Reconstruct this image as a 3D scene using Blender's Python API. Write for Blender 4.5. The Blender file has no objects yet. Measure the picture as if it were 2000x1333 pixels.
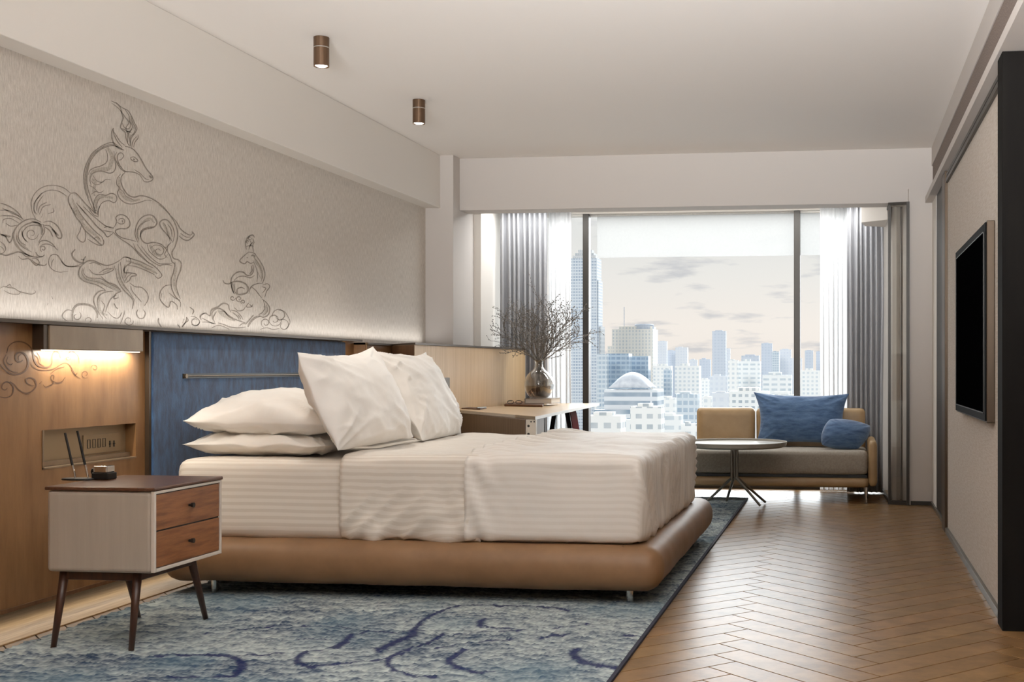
import bpy, bmesh, math, random
import numpy as np
from mathutils import Vector, Matrix, noise
random.seed(7)
scn = bpy.context.scene
COL = scn.collection

# ------------------------------------------------------------------ camera
F_PX, CX, HOR, VPX, H = 2350.0, 1350.0, 720.0, 1650.0, 1.03
TH = math.atan2(VPX - CX, F_PX)
cd = bpy.data.cameras.new('camera'); cam = bpy.data.objects.new('camera', cd); COL.objects.link(cam)
cd.sensor_width = 36.0; cd.lens = F_PX / 2000 * 36
cd.shift_x = (1000 - CX) / 2000.0; cd.shift_y = (HOR - 666.5) / 2000.0
cd.clip_start = 0.05; cd.clip_end = 12000
cam.location = (0, 0, H); cam.rotation_euler = (math.pi / 2, 0, TH)
scn.camera = cam

# ------------------------------------------------------------------ view
scn.view_settings.view_transform = 'Standard'
scn.view_settings.look = 'None'
scn.view_settings.exposure = 0.0
scn.view_settings.gamma = 1.0
scn.view_settings.use_curve_mapping = False
scn.cycles.use_denoising = True
scn.cycles.max_bounces = 10
scn.cycles.diffuse_bounces = 5
scn.cycles.transparent_max_bounces = 16
scn.cycles.sample_clamp_indirect = 6.0
scn.cycles.caustics_reflective = False
scn.cycles.caustics_refractive = False

def lin(c):
    c = c / 255.0
    return c / 12.92 if c <= 0.04045 else ((c + 0.055) / 1.055) ** 2.4
def rgb(r, g, b): return (lin(r), lin(g), lin(b), 1.0)

# ------------------------------------------------------------------ world: hazy dusk sky
wd = bpy.data.worlds.new('sky'); scn.world = wd; wd.use_nodes = True
nt = wd.node_tree; nt.nodes.clear()
def N(t, **k):
    n = nt.nodes.new(t)
    for a, v in k.items(): setattr(n, a, v)
    return n
wo = N('ShaderNodeOutputWorld'); bg = N('ShaderNodeBackground'); tc = N('ShaderNodeTexCoord')
sep = N('ShaderNodeSeparateXYZ'); nt.links.new(tc.outputs['Generated'], sep.inputs[0])
ramp = N('ShaderNodeValToRGB'); e = ramp.color_ramp.elements
e[0].position = 0.0; e[0].color = rgb(234, 224, 216)
e[1].position = 1.0; e[1].color = rgb(196, 204, 214)
for p, c in ((0.035, rgb(236, 227, 219)), (0.075, rgb(228, 224, 219)), (0.11, rgb(220, 219, 216)), (0.3, rgb(222, 222, 220))):
    q = e.new(p); q.color = c
nt.links.new(sep.outputs['Z'], ramp.inputs[0])
mp = N('ShaderNodeMapping'); mp.inputs['Scale'].default_value = (9, 9, 46); mp.inputs['Location'].default_value = (2.2, 0.4, 1.3)
nt.links.new(tc.outputs['Generated'], mp.inputs[0])
nz = N('ShaderNodeTexNoise'); nz.inputs['Scale'].default_value = 1.6; nz.inputs['Detail'].default_value = 6; nz.inputs['Roughness'].default_value = 0.55
nt.links.new(mp.outputs[0], nz.inputs['Vector'])
cr = N('ShaderNodeValToRGB'); cr.color_ramp.elements[0].position = 0.54; cr.color_ramp.elements[0].color = (0, 0, 0, 1)
cr.color_ramp.elements[1].position = 0.66; cr.color_ramp.elements[1].color = (0.75, 0.75, 0.78, 1)
nt.links.new(nz.outputs['Fac'], cr.inputs[0])
mx = N('ShaderNodeMix', data_type='RGBA'); mx.inputs[7].default_value = rgb(188, 188, 192)
nt.links.new(cr.outputs[0], mx.inputs[0]); nt.links.new(ramp.outputs[0], mx.inputs[6])
bg.inputs['Strength'].default_value = 1.15
nt.links.new(mx.outputs[2], bg.inputs[0]); nt.links.new(bg.outputs[0], wo.inputs[0])

# ------------------------------------------------------------------ suns and big lights
def sun(name, direction, strength, angle, color):
    l = bpy.data.lights.new(name, 'SUN'); o = bpy.data.objects.new(name, l); COL.objects.link(o)
    l.energy = strength; l.angle = math.radians(angle); l.color = color
    o.rotation_euler = Vector(direction).to_track_quat('-Z', 'Y').to_euler(); o.location = (0, 30, 30)
    return o
sun('bright_sky_sun', (-0.12, -1.0, -0.50), 6.0, 60, (0.95, 0.98, 1.0))      # glow of the sky through the window
sun('low_sun', (0.45, 1.0, -0.62), 1.05, 12, (1.0, 0.96, 0.92))               # from behind the camera, on the city
def area(name, loc, direction, sx, sy, watts, color, spread=180):
    l = bpy.data.lights.new(name, 'AREA'); o = bpy.data.objects.new(name, l); COL.objects.link(o)
    l.shape = 'RECTANGLE'; l.size = sx; l.size_y = sy; l.energy = watts; l.color = color; l.spread = math.radians(spread)
    o.location = loc; o.rotation_euler = Vector(direction).to_track_quat('-Z', 'Y').to_euler()
    return o
WARM = (1.0, 0.80, 0.58); SOFT = (0.97, 0.985, 1.0)
# unseen fill panels added overhead to brighten the room
area('entrance_fill_light', (-1.0, 0.3, 2.66), (0, 0.15, -1), 1.6, 1.0, 14, SOFT)
area('overhead_fill_light', (-0.9, 3.0, 2.67), (0, 0.1, -1), 1.8, 0.4, 8, SOFT)
area('upward_fill_light', (-0.5, -0.4, 1.25), (0, 1.0, 0.62), 1.6, 0.8, 200, SOFT, 75)          # added fill behind the camera, aimed up to brighten the ceiling
area('window_cove_light', (-1.3, 9.80, 2.375), (0, 0.1, -1), 3.2, 0.25, 38, (0.97, 0.99, 1.0))   # cove above the curtains, behind the beam

# ------------------------------------------------------------------ materials
MATS = {}
def node_mat(name):
    m = bpy.data.materials.new(name); m.use_nodes = True
    return m, m.node_tree, m.node_tree.nodes['Principled BSDF']
def pm(name, col, rough=0.5, metal=0.0, var=None, vcol=None, vscale=(1, 1, 1), bump=0.0, bscale=(60, 60, 60), bdist=0.002,
       spec=0.5, sheen=0.0, coat=0.0, attr=None, detail=6, vr=(0.35, 0.65)):
    """procedural principled material: base colour, optional second colour through stretched noise, optional bump"""
    m, t, p = node_mat(name); L = t.links.new
    p.inputs['Base Color'].default_value = col; p.inputs['Roughness'].default_value = rough
    p.inputs['Metallic'].default_value = metal; p.inputs['Specular IOR Level'].default_value = spec
    p.inputs['Sheen Weight'].default_value = sheen; p.inputs['Coat Weight'].default_value = coat
    tc = t.nodes.new('ShaderNodeTexCoord')
    out = None
    if vcol:
        mp = t.nodes.new('ShaderNodeMapping'); mp.inputs['Scale'].default_value = vscale; L(tc.outputs['Object'], mp.inputs[0])
        n = t.nodes.new('ShaderNodeTexNoise'); n.inputs['Scale'].default_value = 1.0; n.inputs['Detail'].default_value = detail
        n.inputs['Roughness'].default_value = 0.62
        L(mp.outputs[0], n.inputs['Vector'])
        mr = t.nodes.new('ShaderNodeMapRange'); mr.inputs[1].default_value = vr[0]; mr.inputs[2].default_value = vr[1]
        L(n.outputs['Fac'], mr.inputs[0])
        mixn = t.nodes.new('ShaderNodeMix'); mixn.data_type = 'RGBA'
        mixn.inputs[6].default_value = col; mixn.inputs[7].default_value = vcol
        L(mr.outputs[0], mixn.inputs[0]); out = mixn.outputs[2]
    if attr:
        a = t.nodes.new('ShaderNodeAttribute'); a.attribute_name = attr
        if out is None: L(a.outputs['Color'], p.inputs['Base Color'])
        else:
            mm = t.nodes.new('ShaderNodeMix'); mm.data_type = 'RGBA'; mm.blend_type = 'MULTIPLY'; mm.inputs[0].default_value = 1.0
            L(out, mm.inputs[6]); L(a.outputs['Color'], mm.inputs[7]); out = mm.outputs[2]
    if out is not None: L(out, p.inputs['Base Color'])
    if bump:
        mp = t.nodes.new('ShaderNodeMapping'); mp.inputs['Scale'].default_value = bscale; L(tc.outputs['Object'], mp.inputs[0])
        n = t.nodes.new('ShaderNodeTexNoise'); n.inputs['Scale'].default_value = 1.0; n.inputs['Detail'].default_value = 4
        L(mp.outputs[0], n.inputs['Vector'])
        b = t.nodes.new('ShaderNodeBump'); b.inputs['Strength'].default_value = bump; b.inputs['Distance'].default_value = bdist
        L(n.outputs['Fac'], b.inputs['Height']); L(b.outputs[0], p.inputs['Normal'])
    MATS[name] = m
    return m
pm('white_paint', rgb(226, 220, 212), 0.75, bump=0.05, bscale=(40, 40, 40))
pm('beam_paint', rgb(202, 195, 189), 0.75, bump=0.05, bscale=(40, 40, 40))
pm('ceiling_paint', rgb(244, 239, 234), 0.8, bump=0.04, bscale=(30, 30, 30))
pm('linen_wallpaper', rgb(220, 212, 202), 0.9, vcol=rgb(190, 181, 170), vscale=(1, 190, 26), bump=0.5, bscale=(1, 420, 90), bdist=0.003, detail=8)
pm('mural_ink', rgb(130, 120, 110), 0.9, vcol=rgb(162, 153, 142), vscale=(90, 90, 90))
pm('mural_wash', rgb(160, 151, 140), 0.9, vcol=rgb(196, 188, 176), vscale=(120, 120, 120))
pm('oak_panel', rgb(146, 108, 70), 0.4, vcol=rgb(124, 88, 54), vscale=(6, 16, 3.0), bump=0.08, bscale=(10, 120, 4))
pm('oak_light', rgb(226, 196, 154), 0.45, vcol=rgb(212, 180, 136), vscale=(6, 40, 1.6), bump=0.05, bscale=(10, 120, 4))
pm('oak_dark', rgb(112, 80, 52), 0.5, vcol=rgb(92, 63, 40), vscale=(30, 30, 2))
pm('etch', rgb(78, 50, 28), 0.6, vcol=rgb(96, 64, 38), vscale=(60, 60, 60))
pm('bronze_trim', rgb(82, 68, 54), 0.4, metal=0.6, bump=0.02)
pm('lamp_metal', rgb(146, 126, 102), 0.42, metal=0.35, vcol=rgb(130, 110, 88), vscale=(3, 8, 3))
pm('dark_trim', rgb(58, 54, 49), 0.4, metal=0.4, bump=0.02)
pm('chain_bronze', rgb(118, 100, 78), 0.35, metal=0.7, bump=0.01)
pm('black', rgb(14, 13, 13), 0.4, bump=0.02)
pm('bezel_black', rgb(10, 10, 10), 0.6, bump=0.01, spec=0.04)
pm('cabinet_dark', rgb(26, 24, 22), 0.7, vcol=rgb(22, 20, 19), vscale=(20, 20, 2), bump=0.03, spec=0.05)
pm('steel_trim', rgb(120, 118, 112), 0.35, metal=0.8, bump=0.02)
pm('right_fabric', rgb(205, 197, 188), 0.85, vcol=rgb(188, 176, 163), vscale=(1, 12, 150), bump=0.4, bscale=(1, 40, 500), bdist=0.002)
pm('grille', rgb(146, 130, 120), 0.8, vcol=rgb(100, 88, 82), vscale=(160, 160, 160), bump=0.4, bscale=(200, 200, 200))
pm('blue_velvet', rgb(50, 88, 128), 0.85, vcol=rgb(22, 46, 80), vscale=(30, 34, 12), bump=0.45, bscale=(60, 200, 90), bdist=0.002, sheen=0.35, detail=9)
pm('blue_cushion', rgb(92, 122, 158), 0.85, vcol=rgb(52, 82, 120), vscale=(10, 10, 40), bump=0.4, bscale=(60, 60, 200), bdist=0.003, sheen=0.5, detail=8)
pm('tan_leather', rgb(134, 100, 68), 0.52, vcol=rgb(122, 90, 60), vscale=(5, 5, 5), bump=0.12, bscale=(180, 180, 180), bdist=0.001)
pm('sofa_leather', rgb(186, 156, 116), 0.42, vcol=rgb(172, 142, 102), vscale=(5, 5, 5), bump=0.08, bscale=(160, 160, 160), bdist=0.001)
pm('sofa_fabric', rgb(172, 163, 150), 0.9, vcol=rgb(154, 145, 132), vscale=(80, 80, 80), bump=0.3, bscale=(400, 400, 400), bdist=0.001)
pm('pillow_cotton', rgb(246, 242, 236), 0.75, vcol=rgb(241, 236, 229), vscale=(4, 4, 4), bump=0.10, bscale=(14, 14, 14), bdist=0.01, sheen=0.2)
pm('nightstand_lacquer', rgb(176, 164, 150), 0.4, vcol=rgb(170, 158, 144), vscale=(40, 40, 2), bump=0.02)
pm('nightstand_edge', rgb(214, 204, 192), 0.3, bump=0.02)
pm('walnut', rgb(150, 98, 60), 0.4, vcol=rgb(112, 68, 40), vscale=(40, 6, 60), bump=0.04, bscale=(200, 20, 200))
pm('walnut_top', rgb(96, 62, 42), 0.3, vcol=rgb(74, 46, 32), vscale=(60, 8, 60), bump=0.02)
pm('walnut_leg', rgb(74, 44, 28), 0.4, vcol=rgb(54, 31, 20), vscale=(60, 60, 6), bump=0.03)
pm('chrome', rgb(214, 212, 208), 0.12, metal=1.0, bump=0.01)
pm('can_bronze', rgb(116, 92, 72), 0.35, metal=0.7, vcol=rgb(100, 78, 60), vscale=(200, 200, 2), bump=0.02)
pm('curtain_grey', rgb(166, 166, 168), 0.85, vcol=rgb(152, 152, 155), vscale=(80, 80, 4), bump=0.1, bscale=(300, 300, 30))
pm('table_top_paint', rgb(162, 157, 146), 0.3, vcol=rgb(150, 145, 134), vscale=(6, 6, 6), bump=0.01)
pm('table_metal', rgb(128, 122, 112), 0.28, metal=0.85, bump=0.01)
pm('desk_wood', rgb(205, 176, 138), 0.35, vcol=rgb(192, 160, 120), vscale=(4, 60, 60), bump=0.03)
pm('desk_side_wood', rgb(128, 108, 90), 0.45, vcol=rgb(108, 88, 72), vscale=(80, 80, 3), bump=0.04)
pm('desk_edge', rgb(200, 192, 180), 0.4, bump=0.02)
pm('white_metal', rgb(214, 204, 190), 0.45, bump=0.02)
pm('red_lacquer', rgb(120, 40, 42), 0.3, bump=0.02)
pm('black_lacquer', rgb(26, 16, 16), 0.25, bump=0.02)
pm('twig_bark', rgb(80, 75, 70), 0.8, vcol=rgb(158, 152, 144), vscale=(90, 90, 90), bump=0.3, bscale=(200, 200, 200))
pm('paper', rgb(228, 220, 210), 0.8, vcol=rgb(210, 202, 190), vscale=(2, 2, 400))
pm('book_grey', rgb(168, 158, 148), 0.6, vcol=rgb(156, 146, 136), vscale=(30, 30, 30))
pm('book_brown', rgb(112, 78, 56), 0.55, vcol=rgb(96, 66, 46), vscale=(30, 30, 30))
pm('plate_metal', rgb(150, 128, 98), 0.35, metal=0.4, bump=0.02)
pm('floor_strip_oak', rgb(190, 162, 124), 0.45, vcol=rgb(160, 130, 94), vscale=(60, 4, 1), bump=0.05, bscale=(200, 12, 1))
pm('tile', rgb(190, 178, 164), 0.3, vcol=rgb(180, 168, 154), vscale=(6, 6, 6))
pm('oak_floor', rgb(140, 108, 72), 0.32, vcol=rgb(110, 83, 53), vscale=(9, 9, 1), bump=0.06, bscale=(60, 60, 1), attr='plank', spec=0.16)
pm('floor_gap', rgb(58, 42, 30), 0.7, bump=0.02)
pm('rug_pile', (1, 1, 1, 1), 0.95, attr='tuft', spec=0.1)
pm('rug_binding', rgb(34, 36, 52), 0.9, bump=0.3, bscale=(300, 300, 300))
pm('city_ground', rgb(176, 182, 186), 0.9, vcol=rgb(196, 198, 198), vscale=(0.02, 0.02, 0.02))

def stripe_linen(name, col, c2, period=0.031):
    m, t, p = node_mat(name); L = t.links.new
    p.inputs['Roughness'].default_value = 0.6; p.inputs['Sheen Weight'].default_value = 0.2
    a = t.nodes.new('ShaderNodeAttribute'); a.attribute_name = 'stripe'
    mt = t.nodes.new('ShaderNodeMath'); mt.operation = 'DIVIDE'; mt.inputs[1].default_value = period; L(a.outputs['Fac'], mt.inputs[0])
    fr = t.nodes.new('ShaderNodeMath'); fr.operation = 'FRACT'; L(mt.outputs[0], fr.inputs[0])
    rp = t.nodes.new('ShaderNodeValToRGB'); el = rp.color_ramp.elements
    el[0].position = 0.0; el[0].color = col; el[1].position = 1.0; el[1].color = col
    for pos, c in ((0.44, col), (0.5, c2), (0.92, c2), (0.98, col)):
        q = el.new(pos); q.color = c
    L(fr.outputs[0], rp.inputs[0]); L(rp.outputs[0], p.inputs['Base Color'])
    mr = t.nodes.new('ShaderNodeMapRange'); mr.inputs[3].default_value = 0.42; mr.inputs[4].default_value = 0.7
    tcn = t.nodes.new('ShaderNodeTexCoord'); n = t.nodes.new('ShaderNodeTexNoise'); n.inputs['Scale'].default_value = 9; n.inputs['Detail'].default_value = 3
    L(tcn.outputs['Object'], n.inputs['Vector']); b = t.nodes.new('ShaderNodeBump'); b.inputs['Strength'].default_value = 0.15; b.inputs['Distance'].default_value = 0.01
    L(n.outputs['Fac'], b.inputs['Height']); L(b.outputs[0], p.inputs['Normal'])
    MATS[name] = m
stripe_linen('striped_sateen', rgb(232, 224, 213), rgb(217, 207, 194))
stripe_linen('striped_sateen_top', rgb(238, 232, 224), rgb(231, 224, 215))

def glass_mat(name, gloss=0.06, tint=(1, 1, 1, 1), grough=0.02):
    m = bpy.data.materials.new(name); m.use_nodes = True; t = m.node_tree; t.nodes.clear()
    o = t.nodes.new('ShaderNodeOutputMaterial'); mixs = t.nodes.new('ShaderNodeMixShader'); tr = t.nodes.new('ShaderNodeBsdfTransparent'); gl = t.nodes.new('ShaderNodeBsdfGlossy')
    tr.inputs[0].default_value = tint; gl.inputs['Roughness'].default_value = grough
    lw = t.nodes.new('ShaderNodeLayerWeight'); lw.inputs['Blend'].default_value = 0.25
    mr = t.nodes.new('ShaderNodeMapRange'); mr.inputs[3].default_value = gloss * 0.5; mr.inputs[4].default_value = min(1, gloss * 8)
    t.links.new(lw.outputs['Facing'], mr.inputs[0]); t.links.new(mr.outputs[0], mixs.inputs[0])
    t.links.new(tr.outputs[0], mixs.inputs[1]); t.links.new(gl.outputs[0], mixs.inputs[2]); t.links.new(mixs.outputs[0], o.inputs[0])
    MATS[name] = m
glass_mat('window_glass', 0.008, (0.97, 0.98, 0.98, 1), 0.35)
glass_mat('partition_glass', 0.08, (0.86, 0.86, 0.84, 1))
glass_mat('vase_glass', 0.12, (0.93, 0.92, 0.90, 1))
glass_mat('vase_water', 0.05, (0.72, 0.62, 0.54, 1))

def sheer_mat(name, transp, col):
    m = bpy.data.materials.new(name); m.use_nodes = True; t = m.node_tree; t.nodes.clear(); L = t.links.new
    o = t.nodes.new('ShaderNodeOutputMaterial'); m1 = t.nodes.new('ShaderNodeMixShader'); m2 = t.nodes.new('ShaderNodeMixShader')
    tr = t.nodes.new('ShaderNodeBsdfTransparent'); tl = t.nodes.new('ShaderNodeBsdfTranslucent'); df = t.nodes.new('ShaderNodeBsdfDiffuse')
    tl.inputs[0].default_value = col; df.inputs[0].default_value = col
    tcn = t.nodes.new('ShaderNodeTexCoord'); w = t.nodes.new('ShaderNodeTexNoise'); w.inputs['Scale'].default_value = 60
    L(tcn.outputs['Object'], w.inputs['Vector'])
    mr = t.nodes.new('ShaderNodeMapRange'); mr.inputs[3].default_value = transp - 0.04; mr.inputs[4].default_value = transp + 0.04; L(w.outputs['Fac'], mr.inputs[0])
    m1.inputs[0].default_value = 0.3; L(tl.outputs[0], m1.inputs[1]); L(df.outputs[0], m1.inputs[2])
    L(mr.outputs[0], m2.inputs[0]); L(m1.outputs[0], m2.inputs[1]); L(tr.outputs[0], m2.inputs[2]); L(m2.outputs[0], o.inputs[0])
    MATS[name] = m
sheer_mat('sheer_white', 0.12, (0.95, 0.95, 0.95, 1))
sheer_mat('band_white', 0.35, (0.60, 0.59, 0.58, 1))

def emit(name, col, s):
    m = bpy.data.materials.new(name); m.use_nodes = True; t = m.node_tree; t.nodes.clear()
    o = t.nodes.new('ShaderNodeOutputMaterial'); em = t.nodes.new('ShaderNodeEmission'); em.inputs[0].default_value = (*col[:3], 1); em.inputs[1].default_value = s
    t.links.new(em.outputs[0], o.inputs[0]); MATS[name] = m
emit('bulb_glow', (1.0, 0.93, 0.82), 14.0)
emit('led_warm', (1.0, 0.9, 0.72), 2.5)
def tv_mat():
    m, t, p = node_mat('tv_screen'); p.inputs['Base Color'].default_value = rgb(5, 5, 6); p.inputs['Roughness'].default_value = 0.2; p.inputs['IOR'].default_value = 1.15
    p.inputs['Specular IOR Level'].default_value = 0.0; MATS['tv_screen'] = m
tv_mat()

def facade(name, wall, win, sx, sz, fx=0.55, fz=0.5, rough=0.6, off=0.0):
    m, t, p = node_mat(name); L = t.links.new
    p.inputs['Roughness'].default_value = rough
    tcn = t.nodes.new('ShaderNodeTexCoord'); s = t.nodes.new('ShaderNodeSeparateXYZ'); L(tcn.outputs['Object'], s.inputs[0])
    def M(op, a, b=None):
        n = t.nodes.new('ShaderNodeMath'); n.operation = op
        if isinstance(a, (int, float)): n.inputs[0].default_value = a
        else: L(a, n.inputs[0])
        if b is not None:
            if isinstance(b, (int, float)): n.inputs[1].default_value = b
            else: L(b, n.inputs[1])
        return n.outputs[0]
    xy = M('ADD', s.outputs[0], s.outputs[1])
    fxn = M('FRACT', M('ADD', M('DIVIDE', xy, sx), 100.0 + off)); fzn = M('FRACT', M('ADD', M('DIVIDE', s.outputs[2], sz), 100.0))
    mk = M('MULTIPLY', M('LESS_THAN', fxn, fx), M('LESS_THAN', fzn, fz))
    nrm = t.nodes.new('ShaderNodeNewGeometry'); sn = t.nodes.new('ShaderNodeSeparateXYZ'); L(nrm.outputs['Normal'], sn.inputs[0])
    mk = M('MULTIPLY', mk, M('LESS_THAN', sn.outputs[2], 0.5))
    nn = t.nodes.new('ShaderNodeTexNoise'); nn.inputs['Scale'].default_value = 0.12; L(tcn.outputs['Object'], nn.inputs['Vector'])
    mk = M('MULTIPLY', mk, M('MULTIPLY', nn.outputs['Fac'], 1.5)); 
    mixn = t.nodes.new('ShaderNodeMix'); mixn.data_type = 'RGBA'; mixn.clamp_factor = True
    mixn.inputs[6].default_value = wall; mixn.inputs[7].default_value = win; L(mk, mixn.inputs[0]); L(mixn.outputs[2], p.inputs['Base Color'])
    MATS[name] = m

# ------------------------------------------------------------------ mesh helpers
class MB:
    def __init__(s): s.v = []; s.f = []
    def add(s, vs, fs):
        b = len(s.v); s.v += [tuple(v) for v in vs]; s.f += [tuple(i + b for i in f) for f in fs]; return s
    def box(s, x0, x1, y0, y1, z0, z1):
        vs = [(x, y, z) for z in (z0, z1) for y in (y0, y1) for x in (x0, x1)]
        return s.add(vs, [(0, 2, 3, 1), (4, 5, 7, 6), (0, 1, 5, 4), (2, 6, 7, 3), (0, 4, 6, 2), (1, 3, 7, 5)])
    def prism(s, poly, z0, z1):
        n = len(poly); a = sum(poly[i][0] * poly[(i + 1) % n][1] - poly[(i + 1) % n][0] * poly[i][1] for i in range(n))
        if a < 0: poly = poly[::-1]
        vs = [(x, y, z0) for x, y in poly] + [(x, y, z1) for x, y in poly]
        fs = [tuple(range(n))[::-1], tuple(range(n, 2 * n))] + [(i, (i + 1) % n, n + (i + 1) % n, n + i) for i in range(n)]
        return s.add(vs, fs)
    def tube(s, pts, radii, seg=10, cap=True):
        pts = [Vector(p) for p in pts]
        if isinstance(radii, (int, float)): radii = [radii] * len(pts)
        n = len(pts); vs = []; prev = None
        for i, p in enumerate(pts):
            d = (pts[min(i + 1, n - 1)] - pts[max(i - 1, 0)]).normalized()
            if prev is None:
                u = d.orthogonal().normalized()
            else:
                u = (prev - d * prev.dot(d)); u = u.normalized() if u.length > 1e-6 else d.orthogonal().normalized()
            prev = u; w = d.cross(u)
            vs += [p + (u * math.cos(2 * math.pi * k / seg) + w * math.sin(2 * math.pi * k / seg)) * radii[i] for k in range(seg)]
        fs = [(i * seg + k, i * seg + (k + 1) % seg, (i + 1) * seg + (k + 1) % seg, (i + 1) * seg + k) for i in range(n - 1) for k in range(seg)]
        if cap: fs += [tuple(range(seg))[::-1], tuple(range((n - 1) * seg, n * seg))]
        return s.add(vs, fs)
    def lathe(s, cx, cy, prof, seg=40):
        vs = []; n = len(prof)
        for r, z in prof: vs += [(cx + r * math.cos(2 * math.pi * k / seg), cy + r * math.sin(2 * math.pi * k / seg), z) for k in range(seg)]
        fs = [(i * seg + k, i * seg + (k + 1) % seg, (i + 1) * seg + (k + 1) % seg, (i + 1) * seg + k) for i in range(n - 1) for k in range(seg)]
        if prof[0][0] > 1e-5: fs.append(tuple(range(seg))[::-1])
        if prof[-1][0] > 1e-5: fs.append(tuple(range((n - 1) * seg, n * seg)))
        return s.add(vs, fs)
    def rbox(s, x0, x1, y0, y1, z0, z1, r, step=0.03, disp=None, skip=(), xclip=None):
        """rounded box on a dense grid"""
        lo = Vector((x0, y0, z0)); hi = Vector((x1, y1, z1)); rr = [min(r, (hi[i] - lo[i]) / 2) for i in range(3)]
        cnt = [max(4, int((hi[i] - lo[i]) / step)) for i in range(3)]
        def mapped(p):
            q = Vector([min(max(p[i], lo[i] + rr[i]), hi[i] - rr[i]) for i in range(3)])
            d = Vector([(p[i] - q[i]) / rr[i] for i in range(3)])
            if d.length > 1e-9:
                m = max(abs(c) for c in d); d = d.normalized() if m > 0 else d
                # keep flat regions flat
                d = Vector([d[i] * rr[i] for i in range(3)])
            o = q + d
            nrm = Vector([d[i] / rr[i] for i in range(3)]) if d.length > 1e-9 else Vector((0, 0, 1))
            return o, nrm
        idx = {}
        for ax in range(3):
            a, b = [i for i in range(3) if i != ax]
            for side in (0, 1):
                if (ax, side) in skip: continue
                def key(i, j):
                    c = [0, 0, 0]; c[ax] = cnt[ax] if side else 0; c[a] = i; c[b] = j; return tuple(c)
                for i in range(cnt[a]):
                    for j in range(cnt[b]):
                        ks = [key(i, j), key(i + 1, j), key(i + 1, j + 1), key(i, j + 1)]
                        ids = []
                        for k in ks:
                            if k not in idx:
                                p = Vector([lo[t] + (hi[t] - lo[t]) * k[t] / cnt[t] for t in range(3)])
                                o, nrm = mapped(p)
                                if disp: o = o + nrm * disp(o, nrm)
                                idx[k] = len(s.v); s.v.append(tuple(o))
                            ids.append(idx[k])
                        if xclip and not (xclip[0] < sum(s.v[q][0] for q in ids) / 4 < xclip[1]): continue
                        # winding: x-normal (a=y,b=z) ok for +; y-normal (a=x,b=z) flipped; z-normal ok
                        flip = (side == 0) != (ax == 1)
                        s.f.append(tuple(ids[::-1]) if flip else tuple(ids))
        return s
    def mesh(s, name):
        me = bpy.data.meshes.new(name); me.from_pydata(s.v, [], s.f); me.update(); return me

def wloc(o):
    v = Vector((0, 0, 0))
    while o is not None: v += o.location; o = o.parent
    return v
def obj(name, mb, mat, parent=None, smooth=False, bevel=0.0, seg=2, solid=0.0, subsurf=0, at=None):
    me = mb.mesh(name)
    if at is None:
        if parent is not None: at = wloc(parent)
        else:
            xs = [v[0] for v in mb.v]; ys = [v[1] for v in mb.v]; zs = [v[2] for v in mb.v]
            at = Vector(((min(xs) + max(xs)) / 2, (min(ys) + max(ys)) / 2, min(zs)))
    me.transform(Matrix.Translation(-Vector(at)))
    o = bpy.data.objects.new(name, me); COL.objects.link(o)
    if parent is not None: o.parent = parent
    else: o.location = at
    me.materials.append(MATS[mat] if isinstance(mat, str) else mat)
    if smooth:
        for p in me.polygons: p.use_smooth = True
    if solid:
        m = o.modifiers.new('solid', 'SOLIDIFY'); m.thickness = abs(solid); m.offset = -1 if solid > 0 else 1
    if bevel:
        m = o.modifiers.new('bevel', 'BEVEL'); m.width = bevel; m.segments = seg; m.limit_method = 'ANGLE'; m.angle_limit = math.radians(40)
        m.harden_normals = False
        for p in me.polygons: p.use_smooth = False
    if subsurf:
        m = o.modifiers.new('sub', 'SUBSURF'); m.levels = subsurf; m.render_levels = subsurf
    return o
def tag(o, label, cat, group=None):
    o['label'] = label; o['category'] = cat
    if group: o['group'] = group
    return o
def thing(name, label, cat, loc, group=None):
    o = bpy.data.objects.new(name, None); o.empty_display_size = 0.1; COL.objects.link(o); o.location = loc
    return tag(o, label, cat, group)
def struct(name, mb, mat, **k):
    o = obj(name, mb, mat, **k); o['kind'] = 'structure'; return o
def stripe_attr(o):
    me = o.data; a = me.attributes.new('stripe', 'FLOAT', 'CORNER'); w = wloc(o); vals = []
    for p in me.polygons:
        n = p.normal
        for vi in p.vertices:
            c = me.vertices[vi].co + w
            vals.append(c.y + 0.6 if abs(n.x) > 0.72 else c.y + c.z)
    a.data.foreach_set('value', vals)
def fbm(x, y, z, oct=4): return noise.fractal(Vector((x, y, z)), 1.0, 2.0, oct, noise_basis='PERLIN_ORIGINAL')
def ridge(x, y, z): return 1.0 - abs(noise.noise(Vector((x, y, z))) * 2.0)
def catmull(pts, n=8):
    P = [Vector(p) for p in pts]
    if len(P) < 3: return P
    P = [P[0] * 2 - P[1]] + P + [P[-1] * 2 - P[-2]]; out = []
    for i in range(1, len(P) - 2):
        for k in range(n):
            t = k / n; a, b, c, d = P[i - 1:i + 3]
            out.append(0.5 * ((2 * b) + (c - a) * t + (2 * a - 5 * b + 4 * c - d) * t * t + (3 * b - a - 3 * c + d) * t ** 3))
    out.append(P[-2]); return out
# lay a traced stroke on a real plane of the room
def ray(u, v):
    a = (u - CX) / F_PX; b = (HOR - v) / F_PX; c, s = math.cos(TH), math.sin(TH)
    return (-s + a * c, c + a * s, b)
def onX(u, v, X): d = ray(u, v); t = X / d[0]; return Vector((X, d[1] * t, H + d[2] * t))
def onY(u, v, Y): d = ray(u, v); t = Y / d[1]; return Vector((d[0] * t, Y, H + d[2] * t))
def onZ(u, v, Z): d = ray(u, v); t = (Z - H) / d[2]; return Vector((d[0] * t, d[1] * t, Z))

# ================================================================== ROOM SHELL
XP, XW, XS = -3.20, -3.26, -3.142      # wood panel, wallpaper, soffit planes
ZC = 2.70                               # ceiling
PW = 0.09
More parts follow.
